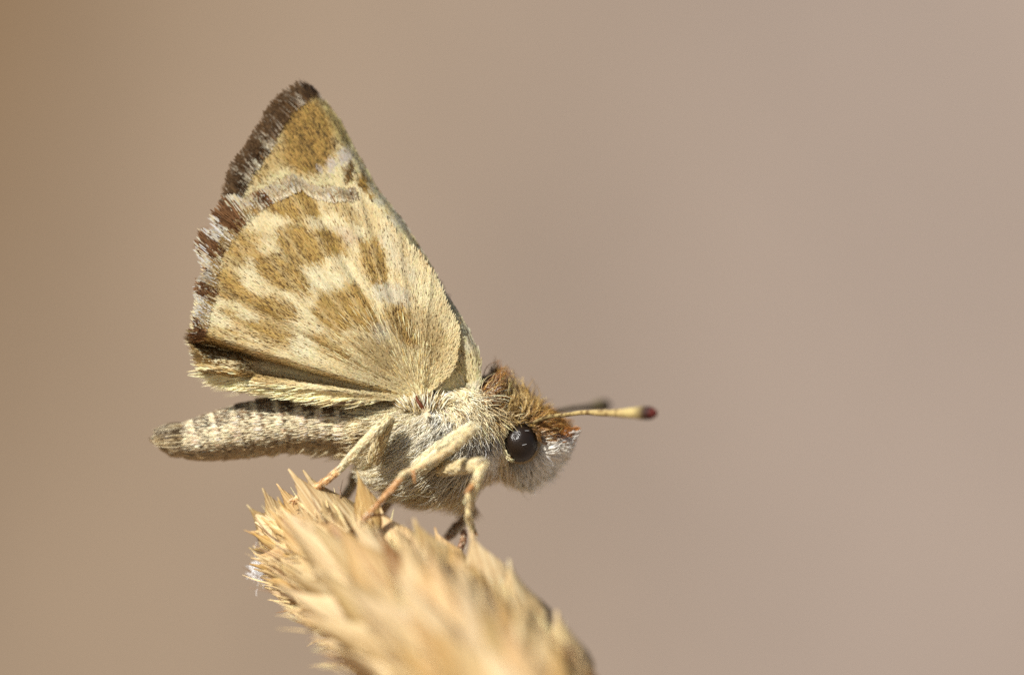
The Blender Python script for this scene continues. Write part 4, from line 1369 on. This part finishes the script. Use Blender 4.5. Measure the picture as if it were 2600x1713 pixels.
# the bracts whose outline shows one by one: tip, base (px), depth, width, material
SHOWN = [
    ((626, 1283), (740, 1400), -0.06, -0.12, .16, 2), ((673, 1237), (738, 1392), -0.08, -0.16, .18, 2), ((703, 1228), (806, 1366), -0.18, -0.26, .14, 1),
    ((736, 1190), (880, 1390), -0.30, -0.40, .22, 0), ((768, 1196), (900, 1380), -0.26, -0.40, .20, 2), ((905, 1196), (942, 1350), -0.36, -0.42, .12, 1),
    ((640, 1352), (734, 1418), -0.04, -0.12, .12, 2), ((640, 1390), (790, 1500), -0.02, -0.16, .13, 0), ((652, 1440), (800, 1530), 0.00, -0.16, .10, 2),
    ((660, 1482), (820, 1560), 0.02, -0.15, .10, 0), ((722, 1512), (900, 1610), 0.00, -0.20, .12, 2), ((826, 1612), (980, 1690), -0.05, -0.30, .15, 1),
    ((868, 1666), (1040, 1760), -0.10, -0.40, .16, 0), ((780, 1540), (990, 1640), -0.10, -0.40, .12, 1),
    ((1052, 1314), (1090, 1500), -0.62, -0.62, .26, 0), ((1010, 1330), (1050, 1490), -0.56, -0.56, .20, 0), ((1186, 1350), (1236, 1540), -0.56, -0.62, .24, 0), ((1140, 1380), (1172, 1560), -0.70, -0.78, .24, 1),
    ((1292, 1420), (1338, 1640), -0.70, -0.78, .26, 0), ((1258, 1452), (1286, 1640), -0.86, -0.94, .24, 2), ((1410, 1550), (1448, 1760), -0.86, -0.94, .26, 0), ((1386, 1580), (1408, 1740), -1.01, -1.01, .22, 3),
    ((1466, 1660), (1486, 1830), -1.01, -1.09, .22, 3), ((960, 1290), (1010, 1440), -0.39, -0.47, .22, 1), ((860, 1290), (920, 1430), -0.44, -0.39, .22, 0), ((806, 1270), (880, 1420), -0.40, -0.39, .20, 0),
    ((770, 1290), (860, 1440), -0.36, -0.44, .22, 0), ((1098, 1340), (1130, 1480), -0.39, -0.47, .18, 1),
]
for k, (tp, bs, yt, yb, w, mi) in enumerate(SHOWN):
    put_bract(P3(*bs, yb), P3(*tp, yt), np.array([-.25, -1, .35]) + rng.normal(0, .25, 3), w, mi, k)


# loose fibres and awns along the shaded lower edge and between the bracts
def fibres():
    rng = np.random.default_rng(80)
    N = 420
    t = rng.random(N) ** 1.5
    ps = []
    for k in range(N):
        p, r, d = axis_at(.12 + .7 * t[k])
        a = unit(np.cross(d, np.array([0, 1.0, 0]))); b = np.cross(a, d)
        phi = rng.uniform(0, 2 * math.pi)
        rad = math.cos(phi) * a + math.sin(phi) * b
        dv = unit(d + rad * rng.uniform(.15, .6) + rng.normal(0, .15, 3))
        L = rng.uniform(.06, .20)
        b0 = p + rad * (r + .10)
        c = rng.normal(0, .12, 3)
        ps.append([b0 + dv * L * s + c * L * s * s for s in np.linspace(0, 1, 5)])
    pts = np.array(ps)
    col = np.where(rng.random((N, 1)) < .75, lin(228, 200, 146), lin(120, 84, 48))
    hair_obj('awn', pts, hair_rad(N, 5, .0024, rng, .2), hair_cols(col, 5, rng=rng), M_FUR, head, HEAD_BASE)


fibres()


# ------------------------------------------------------------------ a wisp of white fluff and a silk thread on the left edge
def fluff():
    rng = np.random.default_rng(81)
    base = P3(662, 1446, -.02)
    N = 420
    c = P3(660, 1446, -.03)
    p = c + rng.normal(0, 1, (N, 3)) * np.array([.014, .014, .018])
    d = unit(rng.normal(0, 1, (N, 3)))
    L = rng.uniform(.010, .032, (N, 1))
    cv = rng.normal(0, .4, (N, 3))
    pts = np.stack([p + d * L * t + cv * L * t * t for t in np.linspace(0, 1, 5)], 1)
    o = hair_obj('fluff', pts, np.full((N, 5), .0010), np.full((N, 5, 3), .86), M_FUR, None, base, kind='thing')
    o.location = base.tolist()
    o['label'] = 'tiny white tuft of fluff caught on the shaded edge of the seed head'
    o['category'] = 'fluff'
    tp = P3([666, 655, 647, 650, 660], [1330, 1366, 1394, 1420, 1440], [-.05, -.04, -.03, -.02, -.03])
    V, F, T = tube(tp, [.0011] * 5, 6, 6)
    o = mesh_obj('silk_thread', V, F, M_FUR, None, tp[0], np.full((len(V), 3), .85))
    o.location = tp[0].tolist()
    o['label'] = 'thin white silk thread stretched between two bract tips'
    o['category'] = 'thread'


fluff()
